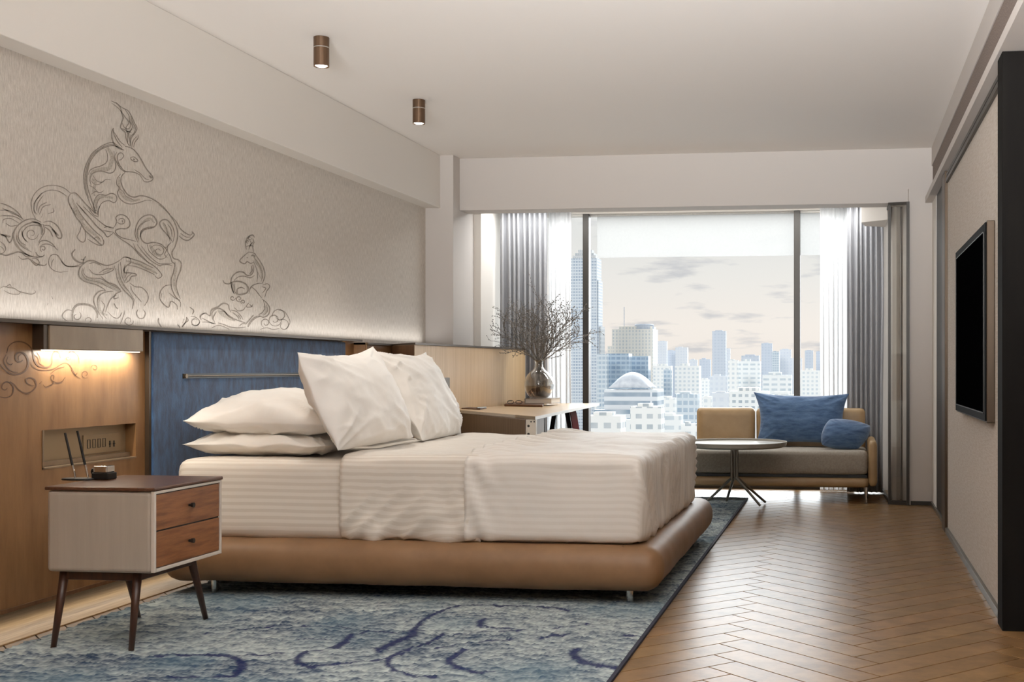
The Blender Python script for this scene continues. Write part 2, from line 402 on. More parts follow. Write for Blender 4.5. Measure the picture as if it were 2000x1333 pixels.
# floor: herringbone oak planks, all one mesh
def build_floor():
    L_, w_ = 0.7071, 0.125; g = 0.0022; r2 = math.sqrt(2)
    x0, x1, y0, y1 = -3.6, 1.75, -1.2, 10.45
    sub = MB(); cols = []
    def clip(poly):
        def cut(poly, inside, inter):
            out = []
            for i in range(len(poly)):
                a, b = poly[i], poly[(i + 1) % len(poly)]
                ia, ib = inside(a), inside(b)
                if ia: out.append(a)
                if ia != ib: out.append(inter(a, b))
            return out
        for ax, val, sg in ((0, x0, 1), (0, x1, -1), (1, y0, 1), (1, y1, -1)):
            if len(poly) < 3: return []
            poly = cut(poly, lambda p: (p[ax] - val) * sg >= 0,
                       lambda a, b: tuple(a[k] + (b[k] - a[k]) * (val - a[ax]) / (b[ax] - a[ax]) for k in range(2)))
        return poly if len(poly) >= 3 else []
    offx = -0.335 - (L_ + w_ * 0.5) / r2 ; rnd = random.Random(3)
    for i in range(-140, 140):
        for j in range(-6, 7):
            du, dv = i * w_ + j * L_, i * w_ - j * L_
            for (ua, ub, va, vb) in ((0, L_, 0, w_), (L_, L_ + w_, w_ - L_, w_)):
                ua, ub, va, vb = ua + du + g, ub + du - g, va + dv + g, vb + dv - g
                poly = [((u - v) / r2 + offx, (u + v) / r2) for u, v in ((ua, va), (ub, va), (ub, vb), (ua, vb))]
                if max(p[0] for p in poly) < x0 or min(p[0] for p in poly) > x1 or max(p[1] for p in poly) < y0 or min(p[1] for p in poly) > y1: continue
                poly = clip(poly)
                if not poly: continue
                a = sum(poly[k][0] * poly[(k + 1) % len(poly)][1] - poly[(k + 1) % len(poly)][0] * poly[k][1] for k in range(len(poly)))
                if abs(a) < 1e-5: continue
                n0 = len(sub.f); sub.prism(poly, -0.010, 0.0)
                t = rnd.uniform(0.88, 1.05); c = (t, t * rnd.uniform(0.97, 1.02), t * rnd.uniform(0.93, 1.02), 1)
                cols += [c] * (len(sub.f) - n0)
    o = obj('floor', sub, 'oak_floor', at=Vector((0, 0, 0))); o['kind'] = 'structure'
    ca = o.data.color_attributes.new('plank', 'FLOAT_COLOR', 'CORNER'); flat = []
    for p, c in zip(o.data.polygons, cols): flat += list(c) * p.loop_total
    ca.data.foreach_set('color', flat)
    m = o.modifiers.new('bevel', 'BEVEL'); m.width = 0.0012; m.segments = 1
    under = MB().box(x0, x1, y0, y1, -0.06, -0.0045)
    u = obj('floor_joint', under, 'floor_gap', parent=o)
build_floor()
struct('ceiling', MB().box(XS - 0.3, 1.75, -1.2, 9.45, ZC, ZC + 0.1), 'ceiling_paint')
struct('trim_12', MB().box(-3.2, 0.75, 9.45, 10.45, 2.385, 2.46), 'white_paint')
# left wall: wallpaper, soffit, column
wl = struct('wall_left', MB().box(XW - 0.1, XW, -1.2, 9.12, 1.0, ZC), 'linen_wallpaper')
struct('trim_1', MB().box(XW - 0.2, XS, -1.2, 9.10, 2.285, ZC), 'white_paint', bevel=0.004)      # ceiling soffit over the bed
struct('trim_2', MB().box(XW - 0.1, -3.035, 9.09, 10.4, 1.0, ZC), 'beam_paint', bevel=0.004)      # column
struct('trim_13', MB().box(-3.62, -3.55, -1.2, 10.4, 0, 1.2), 'oak_dark')
struct('trim_11', MB().box(-3.04, 0.66, 9.25, 9.47, 2.285, ZC), 'beam_paint', bevel=0.004)
struct('trim_3', MB().box(-3.04, -2.975, 9.62, 10.3, 1.0, 2.39), 'white_paint', bevel=0.004)
# far wall parts behind the curtains
struct('wall_far', MB().box(-3.6, -2.93, 10.30, 10.4, 0, 2.5).box(0.30, 0.9, 10.30, 10.4, 0, 2.5).box(-2.93, 0.30, 10.30, 10.4, 2.36, 2.5), 'white_paint')
struct('trim_14', MB().box(-3.6, -2.97, 10.15, 10.30, 0, 1.2), 'white_paint')
# window
w1 = struct('window_1', MB().box(-2.93, 0.30, 10.26, 10.36, 0.0, 0.03), 'dark_trim')
struct('trim_15', MB().box(-2.93, 0.30, 10.24, 10.37, 2.372, 2.39), 'white_paint')
for a, b in ((-2.93, -2.256), (-2.205, -0.425), (-0.380, 0.30)):
    obj('pane', MB().box(a, b, 10.30, 10.312, 0.03, 2.372), 'window_glass', parent=w1)
for xc in (-2.2305, -0.4025):
    obj('mullion', MB().box(xc - 0.0265, xc + 0.0265, 10.24, 10.33, 0.03, 2.372), 'dark_trim', parent=w1, bevel=0.002)
# right side
struct('wall_right', MB().box(0.64, 0.74, 4.98, 7.70, 0, 2.27), 'right_fabric')
struct('trim_16', MB().box(0.652, 0.75, 8.8, 9.27, 0, 2.29), 'white_paint')
struct('trim_17', MB().box(0.655, 0.75, 7.9, 8.8, 0, 2.28), 'black')
struct('trim_4', MB().box(0.622, 0.70, 7.69, 7.92, 0, 2.27), 'bronze_trim', bevel=0.002)
struct('trim_5', MB().box(0.625, 0.64, 4.98, 7.66, 2.19, 2.215).box(0.63, 0.64, 4.98, 7.66, 2.23, 2.25), 'dark_trim')
struct('baseboard_right', MB().box(0.622, 0.64, 4.98, 7.66, 0.0, 0.035).box(0.64, 0.655, 7.92, 9.2, 0.0, 0.03), 'steel_trim', bevel=0.002)
struct('trim_18', MB().prism([(0.478, 9.20), (0.655, 9.20), (0.9, 9.6), (0.9, 10.3), (0.36, 10.3), (0.44, 9.6)], 0, 2.385), 'beam_paint')
struct('trim_6', MB().box(0.651, 1.75, -1.2, 9.25, 2.56, ZC).box(0.700, 1.75, -1.2, 9.25, 2.43, 2.56).box(0.600, 1.75, -1.2, 9.25, 2.275, 2.32).box(0.700, 1.75, -1.2, 9.25, 2.32, 2.43), 'beam_paint')
obj('air_grille', MB().box(0.656, 0.699, -1.2, 9.2, 2.325, 2.559), 'grille', parent=bpy.data.objects['trim_6'])
struct('wall_back', MB().box(-3.62, 1.75, -1.3, -1.2, 0, ZC + 0.1), 'beam_paint')
struct('wall_entrance', MB().box(1.66, 1.75, -1.2, 4.9, 0, 2.3), 'beam_paint')
struct('baseboard_far', MB().prism([(0.33, 9.22), (0.655, 9.18), (0.655, 9.20), (0.345, 9.25)], 0, 0.03).prism([(0.30, 10.2), (0.335, 9.25), (0.35, 9.25), (0.315, 10.2)], 0, 0.03), 'dark_trim')
struct('trim_19', MB().box(0.70, 1.66, -1.2, 4.78, -0.002, 0.003), 'tile')

# wood wainscot, floating above the floor, niche cut in
niche = (4.43, 5.00, 0.802, 0.905)
def yz_on_panel(u, v): p = onX(u, v, XP); return p.y, p.z
na = yz_on_panel(82, 838); nb = yz_on_panel(265, 830); nc = yz_on_panel(265, 895); ndn = yz_on_panel(82, 917)
NY0, NY1, NZ0, NZ1 = na[0], nb[0], (nc[1] + ndn[1]) / 2, (na[1] + nb[1]) / 2
ZT = 1.205
pan = MB()
yb, ye, zb = -1.2, 7.56, 0.10
pan.box(XP - 0.05, XP, yb, NY0, zb, ZT); pan.box(XP - 0.05, XP, NY1, ye, zb, ZT)
pan.box(XP - 0.05, XP, NY0, NY1, zb, NZ0); pan.box(XP - 0.05, XP, NY0, NY1, NZ1, ZT)
wp = struct('trim_20', pan, 'oak_panel')
obj('panel_base_trim', MB().box(XP - 0.05, XP + 0.006, yb, ye, zb - 0.012, zb + 0.004), 'oak_dark', parent=wp)
nch = MB().box(XP - 0.10, XP - 0.05, NY0 - 0.02, NY1 + 0.02, NZ0 - 0.02, NZ1 + 0.02)
obj('niche_back', nch, 'plate_metal', parent=wp)
obj('niche_frame', MB().box(XP - 0.05, XP + 0.004, NY0, NY0 + 0.008, NZ0, NZ1).box(XP - 0.05, XP + 0.004, NY0, NY1, NZ0, NZ0 + 0.006), 'lamp_metal', parent=wp)
struct('trim_7', MB().box(XW, XP + 0.06, yb, 7.56, ZT, ZT + 0.014), 'bronze_trim')   # ledge over the wood
# far wood blocks past the headboard
blkA = struct('trim_21', MB().prism([(-3.26, 7.56), (-3.12, 7.56), (-3.12, 8.03), (-3.26, 8.03)], 0.0, 1.2), 'oak_dark')
obj('panel_face', MB().box(-3.12, -3.112, 7.565, 8.02, 0.0, 1.2), 'oak_panel', parent=blkA)
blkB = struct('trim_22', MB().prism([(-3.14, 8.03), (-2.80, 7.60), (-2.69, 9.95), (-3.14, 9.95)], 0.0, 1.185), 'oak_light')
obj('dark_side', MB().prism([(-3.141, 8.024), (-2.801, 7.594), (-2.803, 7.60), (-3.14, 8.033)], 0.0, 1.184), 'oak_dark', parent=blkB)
struct('trim_8', MB().prism([(-3.26, 7.56), (-3.10, 7.56), (-3.10, 8.0), (-2.79, 7.585), (-2.68, 9.96), (-3.26, 9.96)], 1.186, 1.199), 'bronze_trim')
# floor strip beside wall
struct('trim_23', MB().box(-3.545, -3.10, -1.0, 7.3, 0.0, 0.004), 'floor_strip_oak')

# ================================================================== MURAL (flat drawing on its wall)
def ribbons(strokes, X, default_w, out):
    for st in strokes:
        w, pts = st
        P = catmull([(p[0], p[1], 0) for p in pts], 6)
        n = len(P)
        if n < 2: continue
        L_, R_ = [], []
        for i, p in enumerate(P):
            d = (P[min(i + 1, n - 1)] - P[max(i - 1, 0)]); d = d.normalized() if d.length > 0 else Vector((1, 0, 0))
            nrm = Vector((-d.y, d.x, 0)); tt = i / (n - 1); ww = w * default_w * (0.35 + 0.65 * math.sin(math.pi * min(max(tt, 0.02), 0.98)) ** 0.5) / 2
            a = p + nrm * ww; b = p - nrm * ww
            L_.append(onX(a.x, a.y, X)); R_.append(onX(b.x, b.y, X))
        out.add(L_ + R_, [(i, i + 1, n + i + 1, n + i) for i in range(n - 1)])
def crop(ox, oy, sc, lst): return [(w, [(ox + x / sc, oy + y / sc) for x, y in pts]) for w, pts in lst]
def spiral(cx, cy, r0, r1, a0, turns, n=14, sq=1.0):
    return [(cx + (r0 + (r1 - r0) * k / n) * math.cos(a0 + turns * 2 * math.pi * k / n), cy + sq * (r0 + (r1 - r0) * k / n) * math.sin(a0 + turns * 2 * math.pi * k / n)) for k in range(n + 1)]
C1 = crop(120, 180, 5.554, [
 (1.5,[(540,95),(600,125),(640,170),(655,230),(670,280),(650,340),(645,390),(690,440),(700,500),(730,580)]),
 (1.2,[(545,120),(600,160),(640,200),(690,270),(730,330),(700,390),(720,450),(740,520),(750,590)]),
 (1.3,[(590,110),(660,170),(720,200),(760,260),(790,330),(820,390),(800,440),(760,500),(740,590)]),
 (1.1,[(690,190),(730,250),(740,310),(770,370),(750,420),(720,470),(720,560)]),
 (1.1,[(760,260),(770,330),(800,380),(790,440),(755,480),(745,540)]),
 (1.2,[(830,460),(830,500),(800,540),(780,600)]),(1.2,[(820,480),(790,510),(770,550),(765,600)]),
 (1.2,[(660,330),(680,380),(720,400),(750,370),(740,310)]),(1,[(650,390),(690,410),(730,430),(770,400)]),(1,[(690,440),(720,430),(760,440)]),
 (1.8,[(565,390),(545,440),(550,510),(580,570),(620,610),(680,630)]),(1.3,[(560,420),(600,480),(640,540),(690,580)]),(1.4,[(560,400),(575,470),(610,540),(660,600)]),
 (1.6,[(690,590),(740,600),(790,630),(840,690),(880,760),(920,830),(960,880),(990,920),(985,955),(940,975),(900,970),(880,945)]),
 (1.4,[(880,945),(850,900),(800,875),(740,865),(690,860),(650,820),(620,770),(605,710),(620,670),(650,660),(675,690),(650,730),(620,740)]),
 (1.1,[(790,840),(850,880),(890,920),(920,945),(950,950)]),(2.6,[(950,905),(970,925),(985,930)]),
 (1.3,[(750,710),(790,705),(830,745),(800,755),(760,735),(750,710)]),(3.2,[(778,725),(795,735)]),
 (1.8,[(660,620),(620,600),(560,580),(500,590),(430,620),(370,670),(320,740),(290,820),(275,920),(280,1010),(300,1090),(330,1180),(370,1290)]),
 (1.3,[(650,610),(560,550),(480,565),(400,610),(330,670),(280,760),(250,850),(243,950),(255,1050),(280,1130),(320,1230),(360,1310)]),
 (1.0,[(630,600),(540,570),(460,590),(385,640),(325,700),(285,790),(262,880),(258,970),(268,1060),(300,1150)]),
 (1.3,[(480,620),(500,690),(490,760),(430,800),(360,820),(310,850),(290,900)]),
 (1.3,[(570,640),(575,720),(590,800),(570,860),(520,880),(450,860),(390,860),(330,890),(310,950),(320,1010)]),
 (1.1,[(600,650),(580,700),(600,760),(640,830),(690,870)]),
 (1.0,[(340,900),(380,960),(440,980),(480,950),(540,955)]),(1.0,[(320,960),(360,1000),(410,1000),(460,960)]),
 (1.0,[(300,1010),(350,1040),(390,1080)]),(1.0,[(320,1110),(370,1080),(420,1090),(460,1070)]),
 (1.3,[(370,1310),(350,1230),(370,1150),(420,1110),(480,1120),(540,1100),(590,1120),(600,1170),(570,1200),(520,1180),(460,1190),(420,1230),(390,1320)]),
 (1.0,[(390,1300),(385,1220),(410,1160),(460,1140)]),
 (1.6,[(690,870),(650,920),(650,990),(680,1060),(730,1120),(790,1140),(860,1125),(940,1140),(1020,1180),(1100,1240),(1180,1330)]),
 (1.3,[(640,890),(605,940),(600,1000),(630,1040),(610,1090),(630,1150),(690,1200),(760,1215),(840,1200),(920,1175),(980,1180)]),
 (1.0,[(630,1050),(670,1080),(700,1130),(760,1160),(800,1180)]),
 (1.5,[(100,1100),(75,1150),(90,1220),(130,1290),(160,1340)]),(1.5,[(100,1100),(150,1095),(200,1140),(260,1210),(320,1270),(370,1320)]),(1.2,[(160,1200),(210,1260),(260,1320)]),
])
C2 = crop(120, 400, 5.554, [
 (1.5,[(100,20),(150,120),(210,200),(250,270),(300,320),(370,380),(440,440),(460,400),(440,360)]),
 (1.5,[(190,10),(260,90),(330,170),(390,240),(460,300),(500,350),(560,310)]),(1.2,[(160,10),(200,90),(260,170),(320,240),(380,300),(450,360)]),
 (1.2,[(220,210),(200,290),(170,350),(210,400),(250,400),(265,340),(255,280)]),(1.2,[(280,370),(340,410),(400,440),(440,445)]),(1.1,[(350,370),(390,350),(420,380)]),
 (1.1,[(290,30),(350,110),(400,130)]),(1.0,[(340,20),(360,70),(395,110)]),(1.0,[(420,10),(400,70),(400,130)]),
 (1.2,[(240,20),(320,100),(400,170),(480,230),(560,260)]),
 (1.5,[(560,260),(600,190),(590,140),(630,110),(690,120),(735,170),(740,230),(700,260),(640,260),(590,280),(600,320),(660,360),(740,380),(810,400)]),
 (1.3,[(620,170),(640,150),(680,160),(680,200),(640,210),(605,190)]),(1.0,[(650,180),(665,175),(660,195)]),
 (1.2,[(460,250),(500,240),(560,250)]),(1.0,[(450,280),(510,290),(570,300)]),(1.2,[(560,300),(640,370),(720,420),(780,470),(840,540),(920,610),(1010,670),(1060,720),(1090,770),(1050,800),(1010,770)]),
 (1.7,[(830,410),(800,330),(810,240),(850,160),(920,115),(990,120),(1035,180),(1020,230),(970,255),(900,270),(860,320),(870,380),(920,420),(1000,410),(1080,430),(1130,470),(1160,440),(1190,410)]),
 (1.3,[(840,400),(820,320),(840,240),(900,190),(960,170)]),(1.1,[(850,350),(870,280),(930,250),(1000,240)]),
 (1.6,[(1210,410),(1150,330),(1090,260),(1065,200),(1100,165),(1150,170),(1200,230),(1225,310),(1215,400)]),
 (1.2,[(1180,400),(1150,300),(1130,230),(1100,190)]),(1.1,[(1150,210),(1190,270),(1200,350)]),
 (1.5,[(1060,0),(1130,60),(1190,130),(1230,200),(1260,290),(1255,380),(1230,460),(1200,520),(1215,580),(1270,600),(1300,640),(1290,720),(1260,790),(1245,880),(1265,960),(1290,1020)]),
 (1.3,[(1190,120),(1250,190),(1290,260),(1350,310),(1400,330),(1430,300)]),(1.6,[(1275,340),(1330,380),(1380,385),(1440,330),(1415,290)]),(1.0,[(1290,310),(1350,350),(1400,350)]),
 (1.3,[(1160,430),(1150,500),(1180,560),(1200,620),(1230,650),(1215,740),(1190,820),(1200,920),(1240,1000),(1290,1060),(1290,1110)]),
 (1.1,[(930,430),(950,500),(1000,550),(1060,590),(1120,580),(1150,540)]),(1.1,[(960,480),(1010,440),(1080,450),(1110,490),(1090,540),(1040,540),(1020,500),(1050,480),(1080,500)]),
 (1.0,[(980,540),(1010,490)]),(1.0,[(1110,460),(1140,490),(1120,540),(1150,580)]),(1.1,[(870,450),(920,520),(990,590),(1060,640),(1130,640),(1200,640)]),(1.1,[(820,430),(870,500),(950,590),(1020,640),(1080,670)]),
 (1.1,[(780,420),(810,490),(880,560),(950,640)]),(1.0,[(1060,660),(1140,650),(1200,660)]),
 (1.5,[(700,570),(770,590),(860,620),(940,660),(1000,690)]),(1.3,[(720,660),(800,670),(880,700),(960,735),(1010,760)]),(1.0,[(740,620),(840,650),(920,690),(980,710)]),
 (1.6,[(640,600),(680,570),(740,580),(750,630),(710,660),(680,700),(690,740),(730,740),(800,750),(810,770),(760,780),(740,820),(700,850)]),
 (1.1,[(640,620),(650,700),(660,780),(690,850)]),(1.0,[(690,650),(680,720),(680,800)]),(1.0,[(720,700),(700,760),(690,800)]),(1.0,[(760,750),(720,780),(690,830)]),
 (1.5,[(590,690),(600,780),(630,860),(680,930),(740,990),(780,1050),(770,1130)]),(1.1,[(620,640),(620,720),(640,800),(680,880),(730,940),(800,1050)]),
 (1.2,[(740,850),(800,890),(870,900),(930,960),(940,1030),(900,1100)]),(1.0,[(750,880),(770,940),(820,1000),(870,1060)]),
 (1.7,[(640,600),(570,640),(490,660),(420,640),(350,610),(290,610),(230,650),(195,700),(190,770),(230,820),(300,850),(380,870),(450,910),(480,930)]),
 (1.2,[(580,660),(560,710),(500,740),(430,760),(350,750),(300,700)]),(1.2,[(410,740),(480,700),(560,690)]),(1.1,[(250,680),(240,740),(290,790),(370,800),(440,810),(520,860),(600,900),(650,940)]),
 (1.0,[(230,690),(225,750),(270,810),(350,830),(430,850),(500,890),(560,920)]),(1.0,[(300,640),(360,630),(430,660)]),(1.4,[(430,780),(500,840),(580,870),(640,920)]),
 (2.2,[(150,485),(115,530),(130,580),(180,620),(235,635)]),(2.2,[(210,595),(250,600)]),(1.8,[(235,635),(240,600),(265,560)]),
 (1.2,[(0,610),(30,650),(100,675),(180,660),(235,635)]),
 (1.4,[(480,930),(420,940),(370,980),(350,1040),(370,1110),(410,1180),(450,1240)]),(1.1,[(560,940),(480,950),(410,990),(390,1060),(410,1150)]),(1.0,[(600,980),(540,1020),(500,1100),(480,1170)]),
 (1.0,[(430,1040),(470,1100),(450,1180),(490,1240)]),(1.3,[(650,940),(590,970),(570,1020),(620,1010)]),(1.5,[(570,1070),(590,1110),(610,1130)]),
 (2.6,[(390,1230),(385,1170),(340,1110),(270,1085),(190,1085),(140,1120),(120,1190),(120,1260)]),(1.2,[(120,1150),(60,1145),(15,1190),(20,1230),(60,1260)]),(1.1,spiral(165,1210,55,15,-1,0.9)),(1.0,spiral(300,1260,45,10,3,0.8)),
 (1.4,[(830,1140),(815,1180),(840,1230),(890,1230),(910,1180),(890,1140)]),(1.0,spiral(730,1260,55,20,0,1.1)),(1.0,[(690,1150),(670,1220),(640,1290)]),(1.0,[(500,1160),(560,1220),(620,1230),(660,1170)]),
 (1.3,[(1200,870),(1130,880),(1080,930),(1065,1000),(1090,1060),(1160,1115),(1190,1050),(1250,1090),(1260,1140)]),(1.0,[(1090,960),(1080,1010)]),(1.0,[(1170,960),(1230,1010),(1290,1040)]),
 (1.4,[(1390,1110),(1435,1150),(1420,1190)]),(1.8,[(1055,1230),(1055,1280),(1085,1330)]),(1.2,[(1310,1330),(1350,1270),(1360,1220)]),(1.2,spiral(1450,1270,50,25,0,0.9)),(1.2,[(1260,1300),(1290,1330)]),
 (1.0,[(1500,1230),(1530,1190),(1560,1180)]),
])
C3 = crop(0, 350, 5.33, [
 (1.2,[(735,145),(660,90),(560,65),(470,75),(390,120),(340,190),(325,270),(340,350),(370,410)]),(1.1,[(700,180),(620,130),(530,115),(450,140),(400,190),(350,260)]),
 (1.5,[(430,150),(370,230),(355,320),(385,370)]),(1.4,[(450,170),(395,250),(380,330)]),(1.3,[(490,240),(420,280),(395,350)]),(1.2,[(530,265),(450,290),(410,370)]),(1.0,[(550,300),(560,340),(500,360)]),(1.0,[(430,400),(450,360)]),
 (1.3,[(240,420),(180,340),(110,290),(40,260),(0,250)]),(1.3,[(240,420),(160,360),(80,325),(0,325)]),(1.2,[(230,430),(150,390),(60,380),(0,385)]),(1.1,[(200,460),(110,410),(40,420),(30,460)]),(1.1,[(180,480),(110,490),(60,460)]),(1.0,[(230,400),(120,350),(20,300)]),
 (1.8,[(430,450),(350,415),(260,430),(180,490),(145,560),(150,640),(200,720),(270,780),(350,810),(430,810),(465,790)]),
 (1.3,[(450,470),(465,540),(430,610),(400,660)]),(1.6,[(440,480),(370,450),(290,465),(220,510),(190,580),(210,650),(270,690)]),(2.6,[(330,440),(400,460),(440,520),(435,580)]),
 (1.2,[(430,490),(350,480),(280,500),(235,560),(250,620),(290,660)]),(1.0,spiral(330,570,70,15,0,1.3)),(1.1,[(230,540),(240,600),(280,650)]),(1.0,[(170,560),(180,640),(240,710),(330,760)]),
 (1.6,[(450,450),(520,440),(590,480),(635,550),(640,610),(600,610),(570,550),(520,490),(460,480)]),(2.4,[(540,520),(580,560),(610,590)]),(1.6,[(470,500),(520,540),(550,600)]),
 (1.3,[(400,690),(420,650),(480,640),(540,670),(580,720),(600,740)]),(1.2,[(410,710),(450,680),(510,680),(570,710)]),(1.3,spiral(450,725,35,8,2,1.2)),(1.4,[(370,760),(400,800),(450,805)]),
 (1.8,[(0,780),(60,795),(120,780),(180,760),(240,770),(310,800)]),(1.4,[(190,800),(230,835),(300,830),(340,870),(380,900),(410,870),(380,830),(330,830)]),(1.5,[(330,840),(360,870),(400,890),(460,900),(490,880)]),(1.3,[(230,770),(280,810),(350,800)]),
 (1.2,[(0,650),(40,680),(60,730),(30,770),(0,780)]),(1.6,[(0,570),(60,600),(100,660),(130,610),(130,560)]),(2.6,[(10,580),(60,590),(110,600)]),(1.0,[(0,700),(30,720),(40,750)]),
 (1.2,[(840,910),(760,910),(690,905),(640,850),(600,795),(550,785),(515,820),(510,890),(550,945),(620,970),(710,960)]),(1.0,[(560,830),(540,870),(540,920)]),
 (1.0,[(0,1140),(40,1120),(90,1130),(150,1140),(200,1170),(270,1190),(330,1200),(370,1180),(360,1160)]),(1.0,[(50,1130),(100,1100),(120,1120)]),(1.0,[(40,1160),(110,1195),(190,1200),(220,1170)]),
 (1.3,[(540,1220),(548,1250)]),(1.0,[(500,1290),(490,1315)]),
])
C4 = crop(300, 450, 6.347, [
 (1.6,[(1150,240),(1140,150),(1180,80),(1230,60),(1250,90)]),(1.1,spiral(1190,95,25,8,0,1.0)),(1.1,spiral(1165,140,22,6,1,1.0)),(1.1,[(1180,240),(1200,180),(1240,140),(1230,100)]),(1.1,[(1240,270),(1230,190),(1255,140)]),(1.0,[(1150,200),(1200,190),(1240,200)]),(1.0,[(1190,120),(1210,160),(1190,210)]),
 (1.5,[(1180,270),(1130,310),(1070,370),(1085,400),(1130,415),(1160,390),(1200,410),(1240,400)]),(2.2,[(1155,335),(1165,345)]),(1.3,[(1180,270),(1230,280),(1270,300)]),(2.2,[(1210,320),(1235,310),(1260,330)]),
 (1.6,[(1260,300),(1310,370),(1360,460),(1380,560),(1350,660)]),(1.1,[(1240,330),(1290,400),(1330,480),(1350,560),(1330,640)]),(1.0,[(1250,380),(1290,440)]),(1.0,[(1280,500),(1330,600)]),(1.0,[(1230,370),(1270,460),(1290,560),(1280,640)]),
 (1.7,[(1230,430),(1240,500),(1210,550),(1160,560),(1110,520),(1040,520),(980,570),(960,640),(975,720),(1000,790)]),(1.5,[(1210,440),(1220,500),(1190,545)]),(1.2,[(1250,560),(1200,590),(1120,570),(1050,580),(1000,620)]),
 (2.0,[(860,620),(880,655),(930,665),(990,640),(1060,635),(1130,660),(1170,710),(1160,770),(1100,795),(1040,790),(1040,730),(1090,710),(1130,730)]),(1.4,[(980,650),(970,720),(1000,790)]),(1.1,[(1000,660),(1000,740),(1030,800)]),
 (1.1,[(1180,790),(1200,720),(1240,680),(1300,660),(1350,660)]),(1.2,[(1350,680),(1410,665),(1440,700),(1400,760),(1380,830)]),(1.1,[(1340,700),(1390,720),(1350,780)]),(1.2,[(1210,700),(1260,740),(1300,790),(1340,840)]),
 (1.2,spiral(980,840,35,8,0,1.1)),(1.1,spiral(1060,850,40,10,1,1.2)),(1.1,spiral(1110,890,30,8,2,1.2)),(1.1,[(1180,900),(1150,950),(1210,950),(1230,920)]),(2.2,[(1190,920),(1225,950)]),(1.0,[(1000,960),(1050,1000),(1110,990),(1140,950)]),
 (1.6,[(1340,850),(1400,900),(1440,970),(1420,1050),(1360,1080),(1310,1060)]),(1.2,[(1360,870),(1380,950),(1350,1020),(1300,1050)]),(1.2,[(1400,920),(1410,1000),(1370,1050)]),
 (1.5,[(590,1110),(580,1060),(640,1030),(700,1060),(720,990),(800,950),(860,910),(920,920),(940,980),(960,1020)]),(1.5,[(730,1110),(730,1020),(790,970),(860,990),(920,1050),(1000,1100),(1080,1130),(1140,1150)]),
 (1.2,[(760,1150),(740,1090),(780,1010)]),(1.2,[(820,1010),(880,1010),(930,1070),(1010,1120)]),(1.2,[(960,990),(1030,1010),(1080,1060),(1110,1110)]),(2.4,[(1050,1050),(1080,1100)]),(1.4,[(980,1020),(1040,1070),(1060,1110)]),
 (1.4,[(600,1090),(660,1120),(720,1150),(770,1160)]),(1.2,[(600,1140),(670,1140),(750,1160)]),(1.5,[(800,1150),(870,1170),(950,1200),(1050,1210),(1140,1200)]),(1.2,[(720,1210),(800,1180),(880,1200),(940,1230)]),
 (2.6,[(1170,1200),(1210,1130),(1270,1080),(1320,1070)]),(1.2,[(1140,1170),(1190,1110),(1240,1050)]),(1.2,[(1060,1190),(1100,1160),(1140,1160)]),
 (1.0,spiral(1500,1110,90,25,0,1.4)),(1.0,spiral(1560,1060,90,40,3,1.0)),(1.0,spiral(1610,1180,80,30,4,1.0)),(1.0,spiral(1390,1150,60,20,2,1.2)),(1.0,[(1320,1230),(1400,1210),(1480,1230),(1560,1220)]),
 (1.0,[(1550,990),(1620,1010),(1670,1080),(1690,1150),(1640,1230)]),
 (1.2,[(460,1070),(520,1080),(570,1130),(540,1180),(470,1170)]),(1.3,[(410,1080),(430,1120),(390,1150),(350,1200)]),(1.2,[(380,1100),(360,1150)]),(1.2,[(300,1170),(330,1210)]),
])
mural = MB(); ribbons(C1 + C2 + C3 + C4, XW + 0.0012, 1.55, mural)
obj('mural_drawing', mural, 'mural_ink', parent=wl)
W1 = crop(120, 180, 5.554, [
 (10,[(500,600),(545,680),(540,770),(510,830),(430,840),(340,870),(310,930)]),(7,[(330,940),(370,980),(350,1060),(360,1130)]),(7,[(630,920),(625,990),(640,1080),(690,1150),(770,1180),(850,1165)]),
 (4,[(270,850),(262,970),(290,1100)]),(5,[(690,400),(740,470),(750,560)]),(6,[(740,260),(770,340),(790,400)]),(3,[(560,430),(600,520)]),(8,[(380,1290),(380,1180),(450,1130),(560,1150)])]) + crop(120, 400, 5.554, [
 (7,[(130,40),(200,150),(250,230),(380,340),(430,400)]),(6,[(840,380),(830,280),(890,190),(960,150),(1010,200)]),(6,[(1190,380),(1140,270),(1100,200)]),(9,[(960,440),(1010,520),(1080,560)]),(6,[(1230,620),(1240,720),(1220,850),(1260,980)]),
 (7,[(700,610),(820,640),(930,690),(1040,750)]),(9,[(230,700),(230,780),(320,820),(440,850),(560,900),(640,950)]),(7,[(610,700),(640,820),(720,940)]),(7,[(420,1000),(400,1080),(430,1170),(500,1200)]),(6,[(450,740),(540,700)])]) + crop(300, 450, 6.347, [
 (7,[(1260,360),(1330,480),(1350,600)]),(8,[(990,660),(1010,750)]),(9,[(800,1000),(900,1070),(1010,1120)]),(8,[(1370,940),(1400,1000),(1350,1060)])]) + crop(0, 350, 5.33, [
 (8,[(350,440),(430,500)]),(6,[(170,580),(200,660),(300,740)]),(6,[(750,200),(800,320),(870,430)])])
wash = MB(); ribbons(W1, XW + 0.0006, 0.8, wash)
obj('mural_shading', wash, 'mural_wash', parent=wl)
